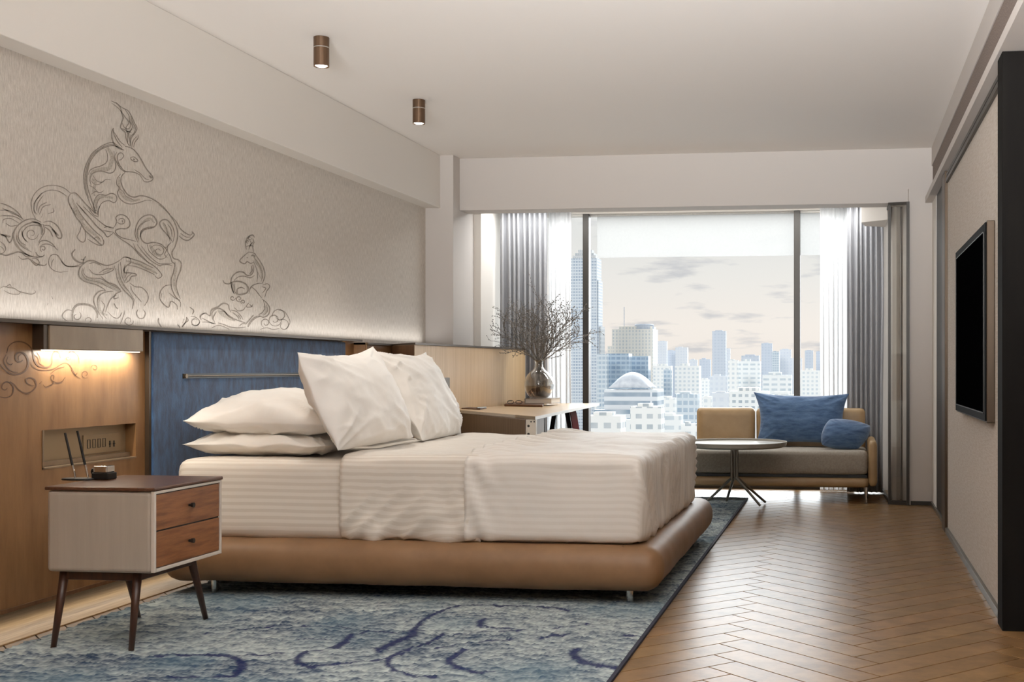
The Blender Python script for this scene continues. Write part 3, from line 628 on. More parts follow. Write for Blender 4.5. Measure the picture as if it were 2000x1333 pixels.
C5 = crop(0, 640, 8.332, [
 (2.6,[(0,600),(60,680),(150,745),(250,765),(360,740),(430,680),(460,600),(455,520),(410,440),(340,410),(280,420),(250,470),(270,540),(330,560),(370,530)]),
 (2.2,[(110,420),(140,310),(220,245),(320,230),(420,260),(500,330),(540,430),(560,530),(620,620),(720,650),(800,640),(845,580),(850,480),(880,410),(930,400),(975,440),(985,500)]),
 (1.5,[(100,440),(60,540),(110,650),(200,720),(290,730)]),(1.3,[(130,470),(110,560),(170,610),(210,580)]),(1.2,[(350,430),(300,480),(310,540)]),
 (1.4,[(500,560),(540,640),(640,690),(800,690),(900,660),(980,610),(1060,580),(1130,610),(1180,690),(1230,780),(1310,830)]),(1.1,[(560,440),(620,500),(640,580),(720,630)]),
 (2.0,[(0,1130),(90,1145),(180,1110),(215,1040),(210,950),(160,900),(90,890),(40,930),(30,990),(80,1020),(120,990)]),
 (2.0,[(160,880),(230,930),(300,1010),(390,1065),(470,1065),(550,1010),(590,940),(570,860),(500,820),(430,840),(430,900),(500,940),(560,950)]),(1.6,[(640,920),(680,880)]),
 (1.4,[(700,930),(740,970),(800,950),(870,900),(830,840),(840,780),(880,790),(870,850)]),(1.4,[(850,870),(930,900),(1010,880),(1060,810)]),(1.0,[(820,760),(900,690),(1000,650),(1050,640)]),
 (1.3,[(1100,440),(1160,390),(1230,420),(1280,480),(1290,590)]),(1.2,[(1160,690),(1220,770),(1260,740)]),(1.0,spiral(1390,760,70,20,1,1.1)),(1.0,spiral(1540,660,60,20,3,1.0)),(1.0,spiral(1110,500,40,10,0,1.0)),(1.0,[(600,400),(650,480),(660,560)])])
etch = MB(); ribbons(C5, XP + 0.0012, 1.3, etch)
obj('scroll_carving', etch, 'etch', parent=wp)

# ================================================================== HEADBOARD
XH = -3.172
HY0, HY1 = onX(298, 800, XH).y, onX(676, 670, XH).y
hb = thing('headboard', 'wide blue velvet headboard panel with a bead chain line, behind the bed', 'headboard', (-3.185, (HY0 + HY1) / 2, 0.2))
obj('upholstered_panel', MB().box(XP + 0.001, XH, HY0, HY1, 0.2, 1.2), 'blue_velvet', parent=hb, bevel=0.012, seg=4)
obj('edge_trim', MB().box(XP + 0.001, XH - 0.006, HY0 - 0.018, HY0 - 0.001, 0.2, 1.20), 'bronze_trim', parent=hb)
p0 = onX(362, 735, XH + 0.006); CY1 = HY1 - (p0.y - HY0)
obj('chain', (lambda m: [m.tube([(XH + 0.006, p0.y + 0.012 * k, p0.z), (XH + 0.006, p0.y + 0.012 * k + 0.0085, p0.z)], 0.0038, 6) for k in range(int((CY1 - p0.y) / 0.012))] and m)(MB()), 'chain_bronze', parent=hb)
obj('chain_seam', MB().box(XH - 0.0005, XH + 0.002, p0.y - 0.014, CY1 + 0.01, p0.z - 0.012, p0.z + 0.012), 'black', parent=hb)
obj('end_stud', MB().tube([(XH - 0.001, p0.y, p0.z), (XH + 0.014, p0.y, p0.z)], 0.011, 14), 'chain_bronze', parent=hb)

area('headboard_edge_led', (-3.187, HY1 + 0.004, 0.95), (-0.25, 1, 0), 0.018, 0.48, 0.5, (1.0, 0.86, 0.62)).rotation_euler = (math.radians(90), 0, math.radians(12))
# ================================================================== WALL LAMP BOX
ya, yb2 = onX(97, 683, -3.145).y, onX(280, 688, -3.145).y
lb = thing('reading_light', 'long bronze box wall light glowing down over the nightstand', 'wall light', (-3.17, (ya + yb2) / 2, 1.10))
obj('housing', MB().box(XP + 0.001, -3.145, ya, yb2, 1.105, 1.2045), 'lamp_metal', parent=lb, bevel=0.003)
obj('end_bracket', MB().box(XP + 0.001, -3.15, ya - 0.03, ya - 0.002, 1.105, 1.2045), 'bronze_trim', parent=lb, bevel=0.002)
obj('diffuser', MB().box(XP + 0.01, -3.155, ya + 0.01, yb2 - 0.01, 1.101, 1.106), 'led_warm', parent=lb)
area('reading_light_glow', (-3.165, (ya + yb2) / 2, 1.095), (-0.25, 0, -1), 0.03, yb2 - ya - 0.04, 4.2, (1.0, 0.92, 0.78)).rotation_euler = (0, math.radians(-14) * -1, 0)
# LED strip on the ledge washing the wallpaper
area('ledge_led_strip', (-3.20, 5.4, ZT + 0.022), (0, 0, 1), 0.05, 7.2, 6.0, (1.0, 0.98, 0.96))


area('panel_base_led', (-3.30, 3.6, 0.082), (0.2, 0, -1), 0.04, 5.0, 2.6, (1.0, 0.93, 0.82)).rotation_euler = (0, math.radians(-15), 0)
# ================================================================== CEILING CANS
def can(x, y, label, w):
    t = thing('ceiling_spotlight', label, 'ceiling light', (x, y, 2.552), 'ceiling spotlights along the soffit')
    obj('housing', MB().lathe(x, y, [(0.028, 2.562), (0.0385, 2.552), (0.0385, 2.645)], 32), 'can_bronze', parent=t)
    obj('ring', MB().lathe(x, y, [(0.0375, 2.645), (0.0375, 2.650)], 32), 'chrome', parent=t)
    obj('canopy', MB().lathe(x, y, [(0.0385, 2.650), (0.0385, 2.699)], 32), 'can_bronze', parent=t)
    obj('bulb', MB().lathe(x, y, [(0.0, 2.550), (0.02, 2.551), (0.029, 2.556), (0.029, 2.56)], 24), 'bulb_glow', parent=t)
    l = bpy.data.lights.new('spot_beam', 'SPOT'); o = bpy.data.objects.new('spot_beam', l); COL.objects.link(o); o.location = (x, y, 2.545)
    l.energy = w; l.color = (1.0, 0.93, 0.84); l.spot_size = math.radians(80); l.spot_blend = 1.0; l.shadow_soft_size = 0.03
can(-2.617, 5.78, 'nearer brown cylinder spotlight on the ceiling over the bed', 52)
can(-2.627, 7.207, 'farther brown cylinder spotlight on the ceiling, closer to the window', 46)

# ================================================================== BED
bed = thing('bed', 'low tan leather platform bed with white striped mattress, head against blue panel', 'bed', (-1.95, 6.1, 0.0))
def leather(o, n): return 0.004 * fbm(o.x * 3, o.y * 3, o.z * 3, 3)
obj('base', MB().rbox(-3.06, -0.775, 5.045, 7.17, 0.068, 0.262, 0.085, 0.035, leather), 'tan_leather', parent=bed, smooth=True)
obj('seam', MB().box(-0.95, -0.945, 5.10, 7.10, 0.2615, 0.2645), 'tan_leather', parent=bed)
for lx in (-2.85, -0.93):
    for ly in (5.17, 7.0): obj('leg', MB().tube([(lx, ly, 0.004), (lx, ly, 0.09)], 0.016, 12), 'chrome', parent=bed)
def mat_disp(o, n):
    d = 0.003 * fbm(o.x * 4, o.y * 4, o.z * 6, 3)
    if n.z > 0.5: d += 0.008 * fbm(o.x * 1.6, o.y * 1.6, 0, 2)
    return d
ms = obj('mattress', MB().rbox(-3.04, -0.90, 5.155, 6.945, 0.25, 0.614, 0.055, 0.03, mat_disp), 'striped_sateen', parent=bed, smooth=True)
stripe_attr(ms)
# turned-down sheet band and duvet: separate bedding lying on the bed
def sheet_disp(o, n):
    side = max(0.0, -n.y)
    d = 0.0
    if side > 0.4:
        k = (0.60 - o.z) / 0.35
        d += 0.030 * k * (noise.noise(Vector((o.x * 9 + o.z * 4, 1.3, o.z * 2.2))))
        d += 0.017 * max(0, ridge(o.x * 8 - o.z * 9, o.z * 4, 2.0)) ** 2 * k
    d += 0.004 * fbm(o.x * 7, o.y * 7, o.z * 7, 3)
    if n.z > 0.5: d += 0.010 * fbm(o.x * 2.5, o.y * 2.0, 3.0, 3) + 0.008 * math.exp(-((o.x + 1.66) / 0.08) ** 2)
    return d
sh = obj('folded_sheet', MB().rbox(-2.4, -1.4, 5.138, 6.962, 0.252, 0.641, 0.06, 0.016, sheet_disp, skip=((2, 0), (0, 0), (0, 1)), xclip=(-2.245, -1.60)), 'striped_sateen', smooth=True, solid=0.006)
tag(sh, 'white striped sheet band folded down across the middle of the bed, hanging over its side', 'sheet')
def duvet_disp(o, n):
    d = 0.004 * fbm(o.x * 6, o.y * 6, o.z * 6, 3)
    if n.z > 0.35:
        d += n.z * (0.020 * fbm(o.x * 2.2, o.y * 1.6, 5.0, 3) + 0.016)
        g = math.exp(-((o.x + 1.62) / 0.13) ** 2)
        d += n.z * g * (0.016 * math.sin(o.y * 34 + 4 * noise.noise(Vector((o.x * 5, o.y * 3, 0)))) + 0.006)
    if n.x > 0.4:
        k = n.x
        d += k * (0.022 * noise.noise(Vector((0.7, o.y * 13, o.z * 1.8))) + 0.026 * max(0, ridge(3.1, o.y * 8 + o.z * 2.0, o.z * 1.2)) ** 3)
    if -n.y > 0.4:
        k = (0.62 - o.z) / 0.35
        e = math.exp(-((o.x + 1.62) / 0.12) ** 2)
        d += 0.018 * e * noise.noise(Vector((o.x * 16 + o.z * 8, 0, o.z * 4))) + 0.009 * fbm(o.x * 3, 0, o.z * 3, 2)
        d += 0.004 * ridge(o.x * 9 + o.z * 9, 1.0, o.z * 6) * e * 2
    return d
dv = obj('duvet', MB().rbox(-1.85, -0.868, 5.122, 6.978, 0.256, 0.640, 0.055, 0.0145, duvet_disp, skip=((2, 0), (0, 0)), xclip=(-1.655, 0)), 'striped_sateen_top', smooth=True, solid=0.008)
tag(dv, 'plump white striped duvet covering the foot half of the bed', 'duvet')
stripe_attr(sh); stripe_attr(dv)

# ------------------------------------------------------------------ pillows
def pillow(name, c, T, mat, seedv, pinch=0.07, wr=0.012, n=64, crown=0.0, rnd_=0.0):
    """c: four corner points (u0v0, u1v0, u1v1, u0v1); T: half thickness"""
    c = [Vector(p) for p in c]
    nrm = (c[1] - c[0]).cross(c[3] - c[0]).normalized()
    mb = MB(); rows = []
    W = (c[1] - c[0]).length; Hh = (c[3] - c[0]).length
    for side in (1, -1):
        row = []
        for j in range(n + 1):
            for i in range(n + 1):
                u = -math.cos(math.pi * i / n); v = -math.cos(math.pi * j / n)
                pb, pr, pt, pl = pinch if isinstance(pinch, tuple) else (pinch,) * 4
                pu = pr if u > 0 else pl; pv = pt if v > 0 else pb
                uu = u * (1 - pu * (1 - v * v) * abs(u) ** 2); vv = v * (1 - pv * (1 - u * u) * abs(v) ** 2)
                if rnd_: uu, vv = uu * (1 - rnd_ + rnd_ * math.sqrt(1 - v * v / 2)), vv * (1 - rnd_ + rnd_ * math.sqrt(1 - u * u / 2))
                a = (uu + 1) / 2; b = (vv + 1) / 2
                p = (c[0] * (1 - a) + c[1] * a) * (1 - b) + (c[3] * (1 - a) + c[2] * a) * b
                prof = (max(0, 1 - abs(u) ** 2.4) * max(0, 1 - abs(v) ** 2.4)) ** 0.62
                edge = max(abs(u), abs(v)) ** 2
                # creases running in from corners and seams
                ang = math.atan2(v, u); r = math.hypot(u, v)
                x, y = a * W, b * Hh
                wrk = wr * 0.8 * noise.noise(Vector((x * 4 + seedv, y * 4, side * 3.0)))
                # creases: sharp folds fanning in from the corners and along the seams, fading at the crown
                cu, cv_ = (1 if u > 0 else -1), (1 if v > 0 else -1)
                ca = math.atan2(v - 1.25 * cv_, u - 1.25 * cu); cd_ = math.hypot(u - cu, v - cv_)
                fan = ridge(ca * 3.6 + seedv, cd_ * 0.5, side + cu * 2.3 + cv_ * 5.1)
                wrk += wr * 1.1 * max(0, fan) ** 3 * math.exp(-(cd_ / 0.75) ** 2)
                wrk += wr * 0.5 * max(0, ridge(x * 4 + y * 9 + seedv, y * 3 - x * 5, side * 2.0)) ** 4 * (0.3 + 0.7 * edge)
                wrk += wr * 0.14 * noise.noise(Vector((x * 22, y * 22 + seedv, 0)))
                amp = min(1.0, prof * 2.5)
                wave = wr * 0.8 * noise.noise(Vector((x * 7, y * 7, seedv * 2))) * edge
                row.append(p + nrm * (side * (T * prof + wrk * amp) + wave + crown * prof))
        rows.append(row)
    vs = rows[0] + rows[1]; N1 = (n + 1) ** 2; fs = []
    for j in range(n):
        for i in range(n):
            a = j * (n + 1) + i
            fs.append((a, a + 1, a + n + 2, a + n + 1)); fs.append((N1 + a, N1 + a + n + 1, N1 + a + n + 2, N1 + a + 1))
    bm = bmesh.new(); vv = [bm.verts.new(p) for p in vs]
    for f in fs: bm.faces.new([vv[k] for k in f])
    bmesh.ops.remove_doubles(bm, verts=bm.verts, dist=1e-5)
    m2 = MB(); bm.verts.index_update(); m2.v = [tuple(v.co) for v in bm.verts]; m2.f = [tuple(v.index for v in f.verts) for f in bm.faces]; bm.free()
    return obj(name, m2, mat, smooth=True)
# lying pair at the head (near side)
o = pillow('pillow', [(-3.07, 5.27, 0.675), (-2.36, 5.24, 0.675), (-2.40, 6.0, 0.675), (-3.05, 6.0, 0.675)], 0.062, 'pillow_cotton', 11.0, 0.04, 0.018)
tag(o, 'lower white pillow lying flat on the bed under another pillow, by the blue headboard', 'pillow', 'white pillows on the bed')
o = pillow('pillow', [(-3.06, 5.26, 0.785), (-2.33, 5.24, 0.77), (-2.36, 6.0, 0.79), (-3.04, 6.0, 0.80)], 0.115, 'pillow_cotton', 4.0, 0.03, 0.026, crown=0.025)
tag(o, 'upper white pillow lying flat on top of another pillow, by the blue headboard', 'pillow', 'white pillows on the bed')
# lying pair on the far side of the bed
o = pillow('pillow', [(-3.05, 6.12, 0.675), (-2.5, 6.12, 0.675), (-2.5, 6.85, 0.675), (-3.05, 6.85, 0.675)], 0.06, 'pillow_cotton', 23.0, 0.05, 0.008)
tag(o, 'white pillow lying on the bed, mostly hidden behind the two standing pillows', 'pillow', 'white pillows on the bed')
o = pillow('pillow', [(-3.04, 6.14, 0.80), (-2.5, 6.12, 0.79), (-2.5, 6.85, 0.80), (-3.05, 6.85, 0.80)], 0.11, 'pillow_cotton', 29.0, 0.05, 0.010)
tag(o, 'upper white pillow mostly hidden behind the farther standing pillow', 'pillow', 'white pillows on the bed')
# standing pair
P1B = onY(660, 884, 5.10); P1B.z = max(P1B.z, 0.665)
o = pillow('pillow', [P1B, (-2.185, 5.93, 0.68), (-2.43, 5.97, 1.14), (-2.45, 5.15, 1.10)], 0.105, 'pillow_cotton', 2.0, (0.0, 0.02, 0.15, -0.03), 0.022)
tag(o, 'nearer large white pillow propped upright on the bed against the lying pillows', 'pillow', 'white pillows on the bed')
o = pillow('pillow', [(-2.18, 6.03, 0.655), (-2.265, 6.93, 0.640), (-2.43, 6.78, 1.125), (-2.47, 6.05, 1.13)], 0.10, 'pillow_cotton', 8.0, (0.0, 0.02, 0.15, 0.0), 0.022)
tag(o, 'farther large white pillow propped upright on the bed, nearest the desk', 'pillow', 'white pillows on the bed')

# ================================================================== NIGHTSTAND
ns = thing('nightstand', 'mid-century nightstand with greige lacquer body and two walnut drawers on splayed legs', 'nightstand', (-2.66, 4.24, 0.008))
x0, x1, y0, y1, z0, z1 = -2.872, -2.462, 4.03, 4.50, 0.292, 0.588
obj('body', MB().box(x0, x1, y0, y1, z0, z1), 'nightstand_lacquer', parent=ns, bevel=0.016, seg=4)
fr = MB(); t_ = 0.013
fr.box(x1 - 0.004, x1 + 0.010, y0, y0 + t_, z0 + 0.004, z1).box(x1 - 0.004, x1 + 0.010, y1 - t_, y1, z0 + 0.004, z1)
fr.box(x1 - 0.004, x1 + 0.010, y0 + t_, y1 - t_, z0 + 0.004, z0 + 0.004 + t_).box(x1 - 0.004, x1 + 0.010, y0 + t_, y1 - t_, z1 - t_ * 0.8, z1)
obj('front_frame', fr, 'nightstand_edge', parent=ns, bevel=0.002)
obj('shadow_gap', MB().box(x1 - 0.002, x1 + 0.001, y0 + t_, y1 - t_, z0 + t_, z1 - t_ * 0.8), 'black', parent=ns)
zm = (z0 + z1) / 2 + 0.003
for za, zb_ in ((zm + 0.003, z1 - t_ * 0.8 - 0.003), (z0 + 0.004 + t_ + 0.003, zm - 0.003)):
    d = obj('drawer', MB().box(x1 + 0.0005, x1 + 0.007, y0 + t_ + 0.003, y1 - t_ - 0.003, za, zb_), 'walnut', parent=ns, bevel=0.001)
    yc, zc = (y0 + y1) / 2 - 0.0, (za + zb_) / 2 + 0.004
    obj('knob', MB().tube([(x1 + 0.006, yc, zc), (x1 + 0.016, yc, zc), (x1 + 0.017, yc, zc), (x1 + 0.027, yc, zc)], [0.005, 0.005, 0.0085, 0.0095], 14), 'black', parent=d)
obj('top', MB().prism([(x0 - 0.004, y0 - 0.004), (x1 + 0.012, y0 - 0.004), (x1 + 0.014, y1 + 0.004), (x0 - 0.004, y1 + 0.004)], z1 + 0.0005, z1 + 0.014), 'walnut_top', parent=ns, bevel=0.004)
def leg(a, b): obj('leg', MB().tube([a, b], [0.017, 0.010], 14), 'walnut_leg', parent=ns, smooth=True)
for (tx, ty), (fx, fy) in (((-2.835, 4.085), (-2.868, 4.065)), ((-2.55, 4.085), (-2.563, 4.065)), ((-2.835, 4.44), (-2.868, 4.60)), ((-2.55, 4.44), (-2.575, 4.60))):
    leg((tx, ty, z0 + 0.002), (fx, fy, 0.008))
obj('apron', MB().box(-2.84, -2.545, 4.075, 4.095, z0 - 0.035, z0 - 0.001).box(-2.56, -2.54, 4.09, 4.44, z0 - 0.035, z0 - 0.001).box(-2.845, -2.825, 4.09, 4.44, z0 - 0.035, z0 - 0.001), 'walnut_leg', parent=ns, bevel=0.004)
ZN = z1 + 0.0145
pc = onZ(152, 938, ZN)
ph = obj('pen_stand', MB().lathe(pc.x, pc.y, [(0.0, ZN), (0.062, ZN), (0.065, ZN + 0.003), (0.060, ZN + 0.007), (0.0, ZN + 0.008)], 32), 'black', smooth=False)
for v in ph.data.vertices: v.co.y *= 0.55
tag(ph, 'flat black oval pen stand on the nightstand top', 'pen stand')
for (ub, vb, ut, vt), lb_ in zip(((147, 934, 127, 846), (172, 932, 151, 842)), ('left of the two black pens standing tilted in the stand on the nightstand', 'right of the two black pens standing tilted in the stand on the nightstand')):
    a = onY(ub, vb, pc.y); b = onY(ut, vt, pc.y - 0.01); a.z = ZN + 0.008
    t = thing('pen', lb_, 'pen', a, 'black pens on the nightstand'); m_ = a + (b - a) * 0.28
    obj('barrel', MB().tube([m_, b], [0.0048, 0.0042], 10), 'black', parent=t); obj('holder_tip', MB().tube([a, m_], [0.0032, 0.005], 10), 'chrome', parent=t)
cc = onZ(198, 937, ZN)
ck = thing('cube_clock', 'small silver and black cube clock on the nightstand beside the pens', 'clock', (cc.x, cc.y, ZN))
obj('base', MB().box(cc.x - 0.032, cc.x + 0.036, cc.y - 0.015, cc.y + 0.045, ZN, ZN + 0.026), 'black', parent=ck, bevel=0.003)
obj('upper_body', MB().box(cc.x - 0.028, cc.x + 0.030, cc.y - 0.012, cc.y + 0.040, ZN + 0.0255, ZN + 0.052), 'chrome', parent=ck, bevel=0.004)
obj('side_dial', MB().tube([(cc.x - 0.030, cc.y + 0.01, ZN + 0.03), (cc.x - 0.042, cc.y + 0.01, ZN + 0.03)], 0.013, 14), 'black', parent=ck)
# socket plate in the niche
sp = thing('socket_plate', 'metal socket plate with small switches set in the wall niche above the nightstand', 'socket', (XP - 0.045, (NY0 + NY1) / 2, NZ0))
yA, yB = onX(165, 870, XP - 0.04).y, onX(232, 870, XP - 0.04).y; zA, zB = onX(200, 885, XP - 0.04).z, onX(200, 848, XP - 0.04).z
obj('plate', MB().box(XP - 0.0495, XP - 0.044, yA, yB + 0.02, zA, zB), 'plate_metal', parent=sp, bevel=0.001)
for k in range(4):
    yy = yA + 0.025 + k * 0.036
    obj('socket', MB().box(XP - 0.0435, XP - 0.042, yy, yy + 0.02, zA + 0.025, zA + 0.027).box(XP - 0.0435, XP - 0.042, yy, yy + 0.02, zB - 0.022, zB - 0.02).box(XP - 0.0435, XP - 0.042, yy, yy + 0.002, zA + 0.025, zB - 0.02).box(XP - 0.0435, XP - 0.042, yy + 0.018, yy + 0.02, zA + 0.025, zB - 0.02), 'dark_trim', parent=sp)
for k in range(2):
    yy = yA + 0.178 + k * 0.03
    obj('switch', MB().box(XP - 0.0435, XP - 0.041, yy, yy + 0.014, zB - 0.05, zB - 0.046).box(XP - 0.0435, XP - 0.041, yy + 0.004, yy + 0.009, zB - 0.062, zB - 0.034), 'black', parent=sp)
obj('lower_rail', MB().box(XP - 0.05, XP - 0.028, NY0 + 0.05, NY1 - 0.001, NZ0 + 0.007, NZ0 + 0.026), 'lamp_metal', parent=sp)

# ================================================================== RUG
def build_rug():
    x0, x1, y0, y1 = -3.03, -0.765, 3.25, 9.46; dx = 0.0075
    nx = int((x1 - x0) / dx); ny = int((y1 - y0) / dx)
    X, Y = np.meshgrid(np.linspace(x0, x1, nx), np.linspace(y0, y1, ny)); rng = np.random.default_rng(5)
    def vn(sx, sy, seed):
        r = np.random.default_rng(seed); gx = int((x1 - x0) / sx) + 3; gy = int((y1 - y0) / sy) + 3; g = r.random((gy, gx))
        fx = (X - x0) / sx; fy = (Y - y0) / sy; ix = fx.astype(int); iy = fy.astype(int); fx -= ix; fy -= iy
        fx = fx * fx * (3 - 2 * fx); fy = fy * fy * (3 - 2 * fy)
        return (g[iy, ix] * (1 - fx) + g[iy, ix + 1] * fx) * (1 - fy) + (g[iy + 1, ix] * (1 - fx) + g[iy + 1, ix + 1] * fx) * fy
    r1 = vn(0.03, 0.016, 1); r2 = rng.random(X.shape); r3 = vn(0.5, 0.22, 2); r4 = vn(0.9, 0.05, 3); r5 = vn(0.25, 0.35, 4)
    light = np.array([lin(184), lin(192), lin(188)]); dark = np.array([lin(40), lin(58), lin(82)]); navy = np.array([lin(26), lin(32), lin(74)]); teal = np.array([lin(84), lin(110), lin(124)])
    f = 0.6 * r1 + 0.5 * r2 + 0.22 * r4 - 0.2
    tone = np.clip((r3 - 0.35) * 1.3 * (1.0 - 0.5 * np.clip((X + 2.0) / 1.0, 0, 1)), 0, 0.75)
    f = np.clip(f * 1.25 + tone * 0.45 - 0.2, 0, 1)[..., None]
    c = light * (1 - f) + dark * f
    m = (np.clip(r5 - 0.55, 0, 1) * 1.2)[..., None]; c = c * (1 - m) + teal * m
    def strokes(lst, col, wob=0.006):
        nonlocal c
        D = np.full(X.shape, 9.0)
        jit = (r1 - 0.5) * wob * 2 + (r2 - 0.5) * wob
        for w, pts in lst:
            P = [onZ(300 + x / 2, 1150 + y / 2, 0.008) for x, y in pts]
            P = catmull(P, 5)
            for a, b in zip(P[:-1], P[1:]):
                xm0, xm1, ym0, ym1 = min(a.x, b.x) - 0.08, max(a.x, b.x) + 0.08, min(a.y, b.y) - 0.08, max(a.y, b.y) + 0.08
                i0, i1 = np.searchsorted(X[0], [xm0, xm1]); j0, j1 = np.searchsorted(Y[:, 0], [ym0, ym1])
                if i0 >= i1 or j0 >= j1: continue
                xs, ys = X[j0:j1, i0:i1], Y[j0:j1, i0:i1]; dxx, dyy = b.x - a.x, b.y - a.y; l2 = dxx * dxx + dyy * dyy + 1e-9
                t = np.clip(((xs - a.x) * dxx + (ys - a.y) * dyy) / l2, 0, 1)
                d = np.hypot(xs - a.x - t * dxx, ys - a.y - t * dyy) / w
                D[j0:j1, i0:i1] = np.minimum(D[j0:j1, i0:i1], d)
        k = (np.clip((1.0 - (D + jit / 0.012)) * 2.5, 0, 1) * 0.9)[..., None]
        c = c * (1 - k) + col * k
    strokes([
      (0.010, [(0,268),(120,262),(220,262),(300,268),(345,290),(340,330),(300,345),(200,348),(60,350)]),
      (0.018, [(290,265),(330,280),(345,305),(325,335)]),
      (0.009, [(330,265),(420,262),(520,255),(610,245),(690,236),(740,215),(780,185)]),
      (0.020, [(700,235),(745,212),(775,183)]),
      (0.010, [(780,180),(850,172),(930,176),(1010,170),(1060,165)]),
      (0.016, [(620,310),(580,300),(562,285),(575,262),(600,250)]), (0.007, [(600,310),(700,300),(800,290),(900,275),(1000,250),(1100,235),(1200,220),(1300,208),(1400,200)]),
      (0.026, [(890,240),(940,215),(990,195),(1010,185),(1015,165)]), (0.014, [(1015,165),(1050,130),(1100,100),(1160,78),(1230,68),(1400,70),(1560,78),(1620,90)]),
      (0.012, [(870,235),(885,255)]), (0.012, [(1100,350),(1020,345),(950,325),(915,300),(925,270),(980,245),(1060,220),(1120,190),(1130,180)]),
      (0.007, [(1120,190),(1200,182),(1300,172),(1400,168),(1450,165)]),
      (0.018, [(1280,335),(1210,320),(1165,300),(1155,285),(1180,265),(1215,240)]), (0.010, [(1280,335),(1325,325)]),
      (0.022, [(1275,150),(1280,130),(1305,122)]), (0.010, [(1290,150),(1340,158),(1400,160)]), (0.009, [(1560,160),(1640,150),(1700,140)]),
      (0.012, [(1510,200),(1560,185),(1620,185)]), (0.011, [(1840,186),(1925,188)]), (0.024, [(1655,240),(1640,260),(1670,285),(1720,300),(1810,312)]),
      (0.007, [(200,180),(350,165),(500,150),(680,150),(770,160)]), (0.006, [(400,215),(600,200),(760,205)]),
    ], navy)
    z = 0.002 + 0.011 * r1 + 0.005 * r2
    e = np.minimum(np.minimum(X - x0, x1 - X), np.minimum(Y - y0, y1 - Y)); z *= np.clip(e / 0.01, 0.2, 1)
    # ragged fringe on the head-side edge
    Xj = X + np.where(X - x0 < 0.03, (vn(0.02, 0.02, 9) - 0.5) * 0.05, 0) + (rng.random(X.shape) - 0.5) * 0.003; Yj = Y + (rng.random(X.shape) - 0.5) * 0.003
    Xj[:, 1] = np.minimum(Xj[:, 1], Xj[:, 2]); Xj[:, 0] = np.minimum(Xj[:, 0], Xj[:, 1])
    Xj = np.where(Y > 7.4, x1 + (Xj - x1) * (x1 + 2.6) / (x1 - x0), Xj)
    co = np.stack([Xj, Yj, z], -1).reshape(-1, 3)
    me = bpy.data.meshes.new('rug'); idx = np.arange(nx * ny).reshape(ny, nx)
    q = np.stack([idx[:-1, :-1], idx[:-1, 1:], idx[1:, 1:], idx[1:, :-1]], -1).reshape(-1, 4)
    me.vertices.add(nx * ny); me.vertices.foreach_set('co', co.astype(np.float32).ravel())
    me.loops.add(q.size); me.loops.foreach_set('vertex_index', q.ravel().astype(np.int32))
    me.polygons.add(len(q)); me.polygons.foreach_set('loop_start', (np.arange(len(q)) * 4).astype(np.int32)); me.polygons.foreach_set('loop_total', np.full(len(q), 4, np.int32))
    me.update(calc_edges=True); me.validate()
    a = me.color_attributes.new('tuft', 'FLOAT_COLOR', 'POINT')
    a.data.foreach_set('color', np.concatenate([c.reshape(-1, 3), np.ones((nx * ny, 1))], 1).astype(np.float32).ravel())
    me.materials.append(MATS['rug_pile'])
    root = thing('rug', 'large blue and grey shaggy rug with navy scroll lines, lying under the bed', 'rug', (0, 0, 0))
    o = bpy.data.objects.new('pile', me); COL.objects.link(o); o.parent = root
    obj('binding', MB().box(x1 - 0.004, x1 + 0.010, y0, y1 + 0.006, 0.0005, 0.011).box(-2.58, x1, y1, y1 + 0.006, 0.0005, 0.010), 'rug_binding', parent=root)
build_rug()

# ================================================================== DESK
ZD = 0.735
A = onZ(880, 800, ZD); B = onZ(1045, 814, ZD); Cc = onZ(1178, 787, ZD)
desk = thing('desk', 'long pale wood writing desk between the bed and the window', 'desk', (-2.3, 8.6, 0))
XB = lambda y: -2.80 + 0.11 * (y - 7.6) / 2.35 + 0.006
top = [(XB(A.y + 0.1), A.y + 0.1), (A.x, A.y), (B.x, B.y), (Cc.x, min(Cc.y, 10.0)), (-2.672, 9.9)]
obj('top', MB().prism(top, ZD - 0.02, ZD), 'desk_wood', parent=desk)
obj('edge', MB().prism([(A.x, A.y - 0.003), (B.x + 0.003, B.y - 0.003), (Cc.x + 0.003, min(Cc.y, 10.0)), (Cc.x, min(Cc.y, 10.0)), (B.x, B.y), (A.x, A.y)], ZD - 0.020, ZD - 0.001), 'desk_edge', parent=desk)
B2 = onY(1030, 850, B.y + 0.06)
cab = [(max(A.x - 0.16, XB(A.y + 0.1)), A.y + 0.1), (A.x, A.y + 0.03), (B.x - 0.07, B.y + 0.03), (B.x - 0.07, B.y + 0.5), (XB(8.9), 8.9)]
obj('drawer_unit', MB().prism(cab, 0.22, ZD - 0.022), 'desk_side_wood', parent=desk)
obj('white_bracket', MB().box(B.x - 0.067, B.x - 0.004, B.y + 0.035, B.y + 0.06, 0.0, ZD - 0.022), 'white_metal', parent=desk)
for k in range(4): obj('bracket_hole', MB().tube([(B.x - 0.05, B.y + 0.033, ZD - 0.06 - k * 0.05), (B.x - 0.05, B.y + 0.036, ZD - 0.06 - k * 0.05)], 0.008, 10), 'black', parent=desk)
for k in range(2): obj('bracket_hole', MB().tube([(B.x - 0.034 + k * 0.02, B.y + 0.033, ZD - 0.034), (B.x - 0.034 + k * 0.02, B.y + 0.036, ZD - 0.034)], 0.005, 10), 'black', parent=desk)
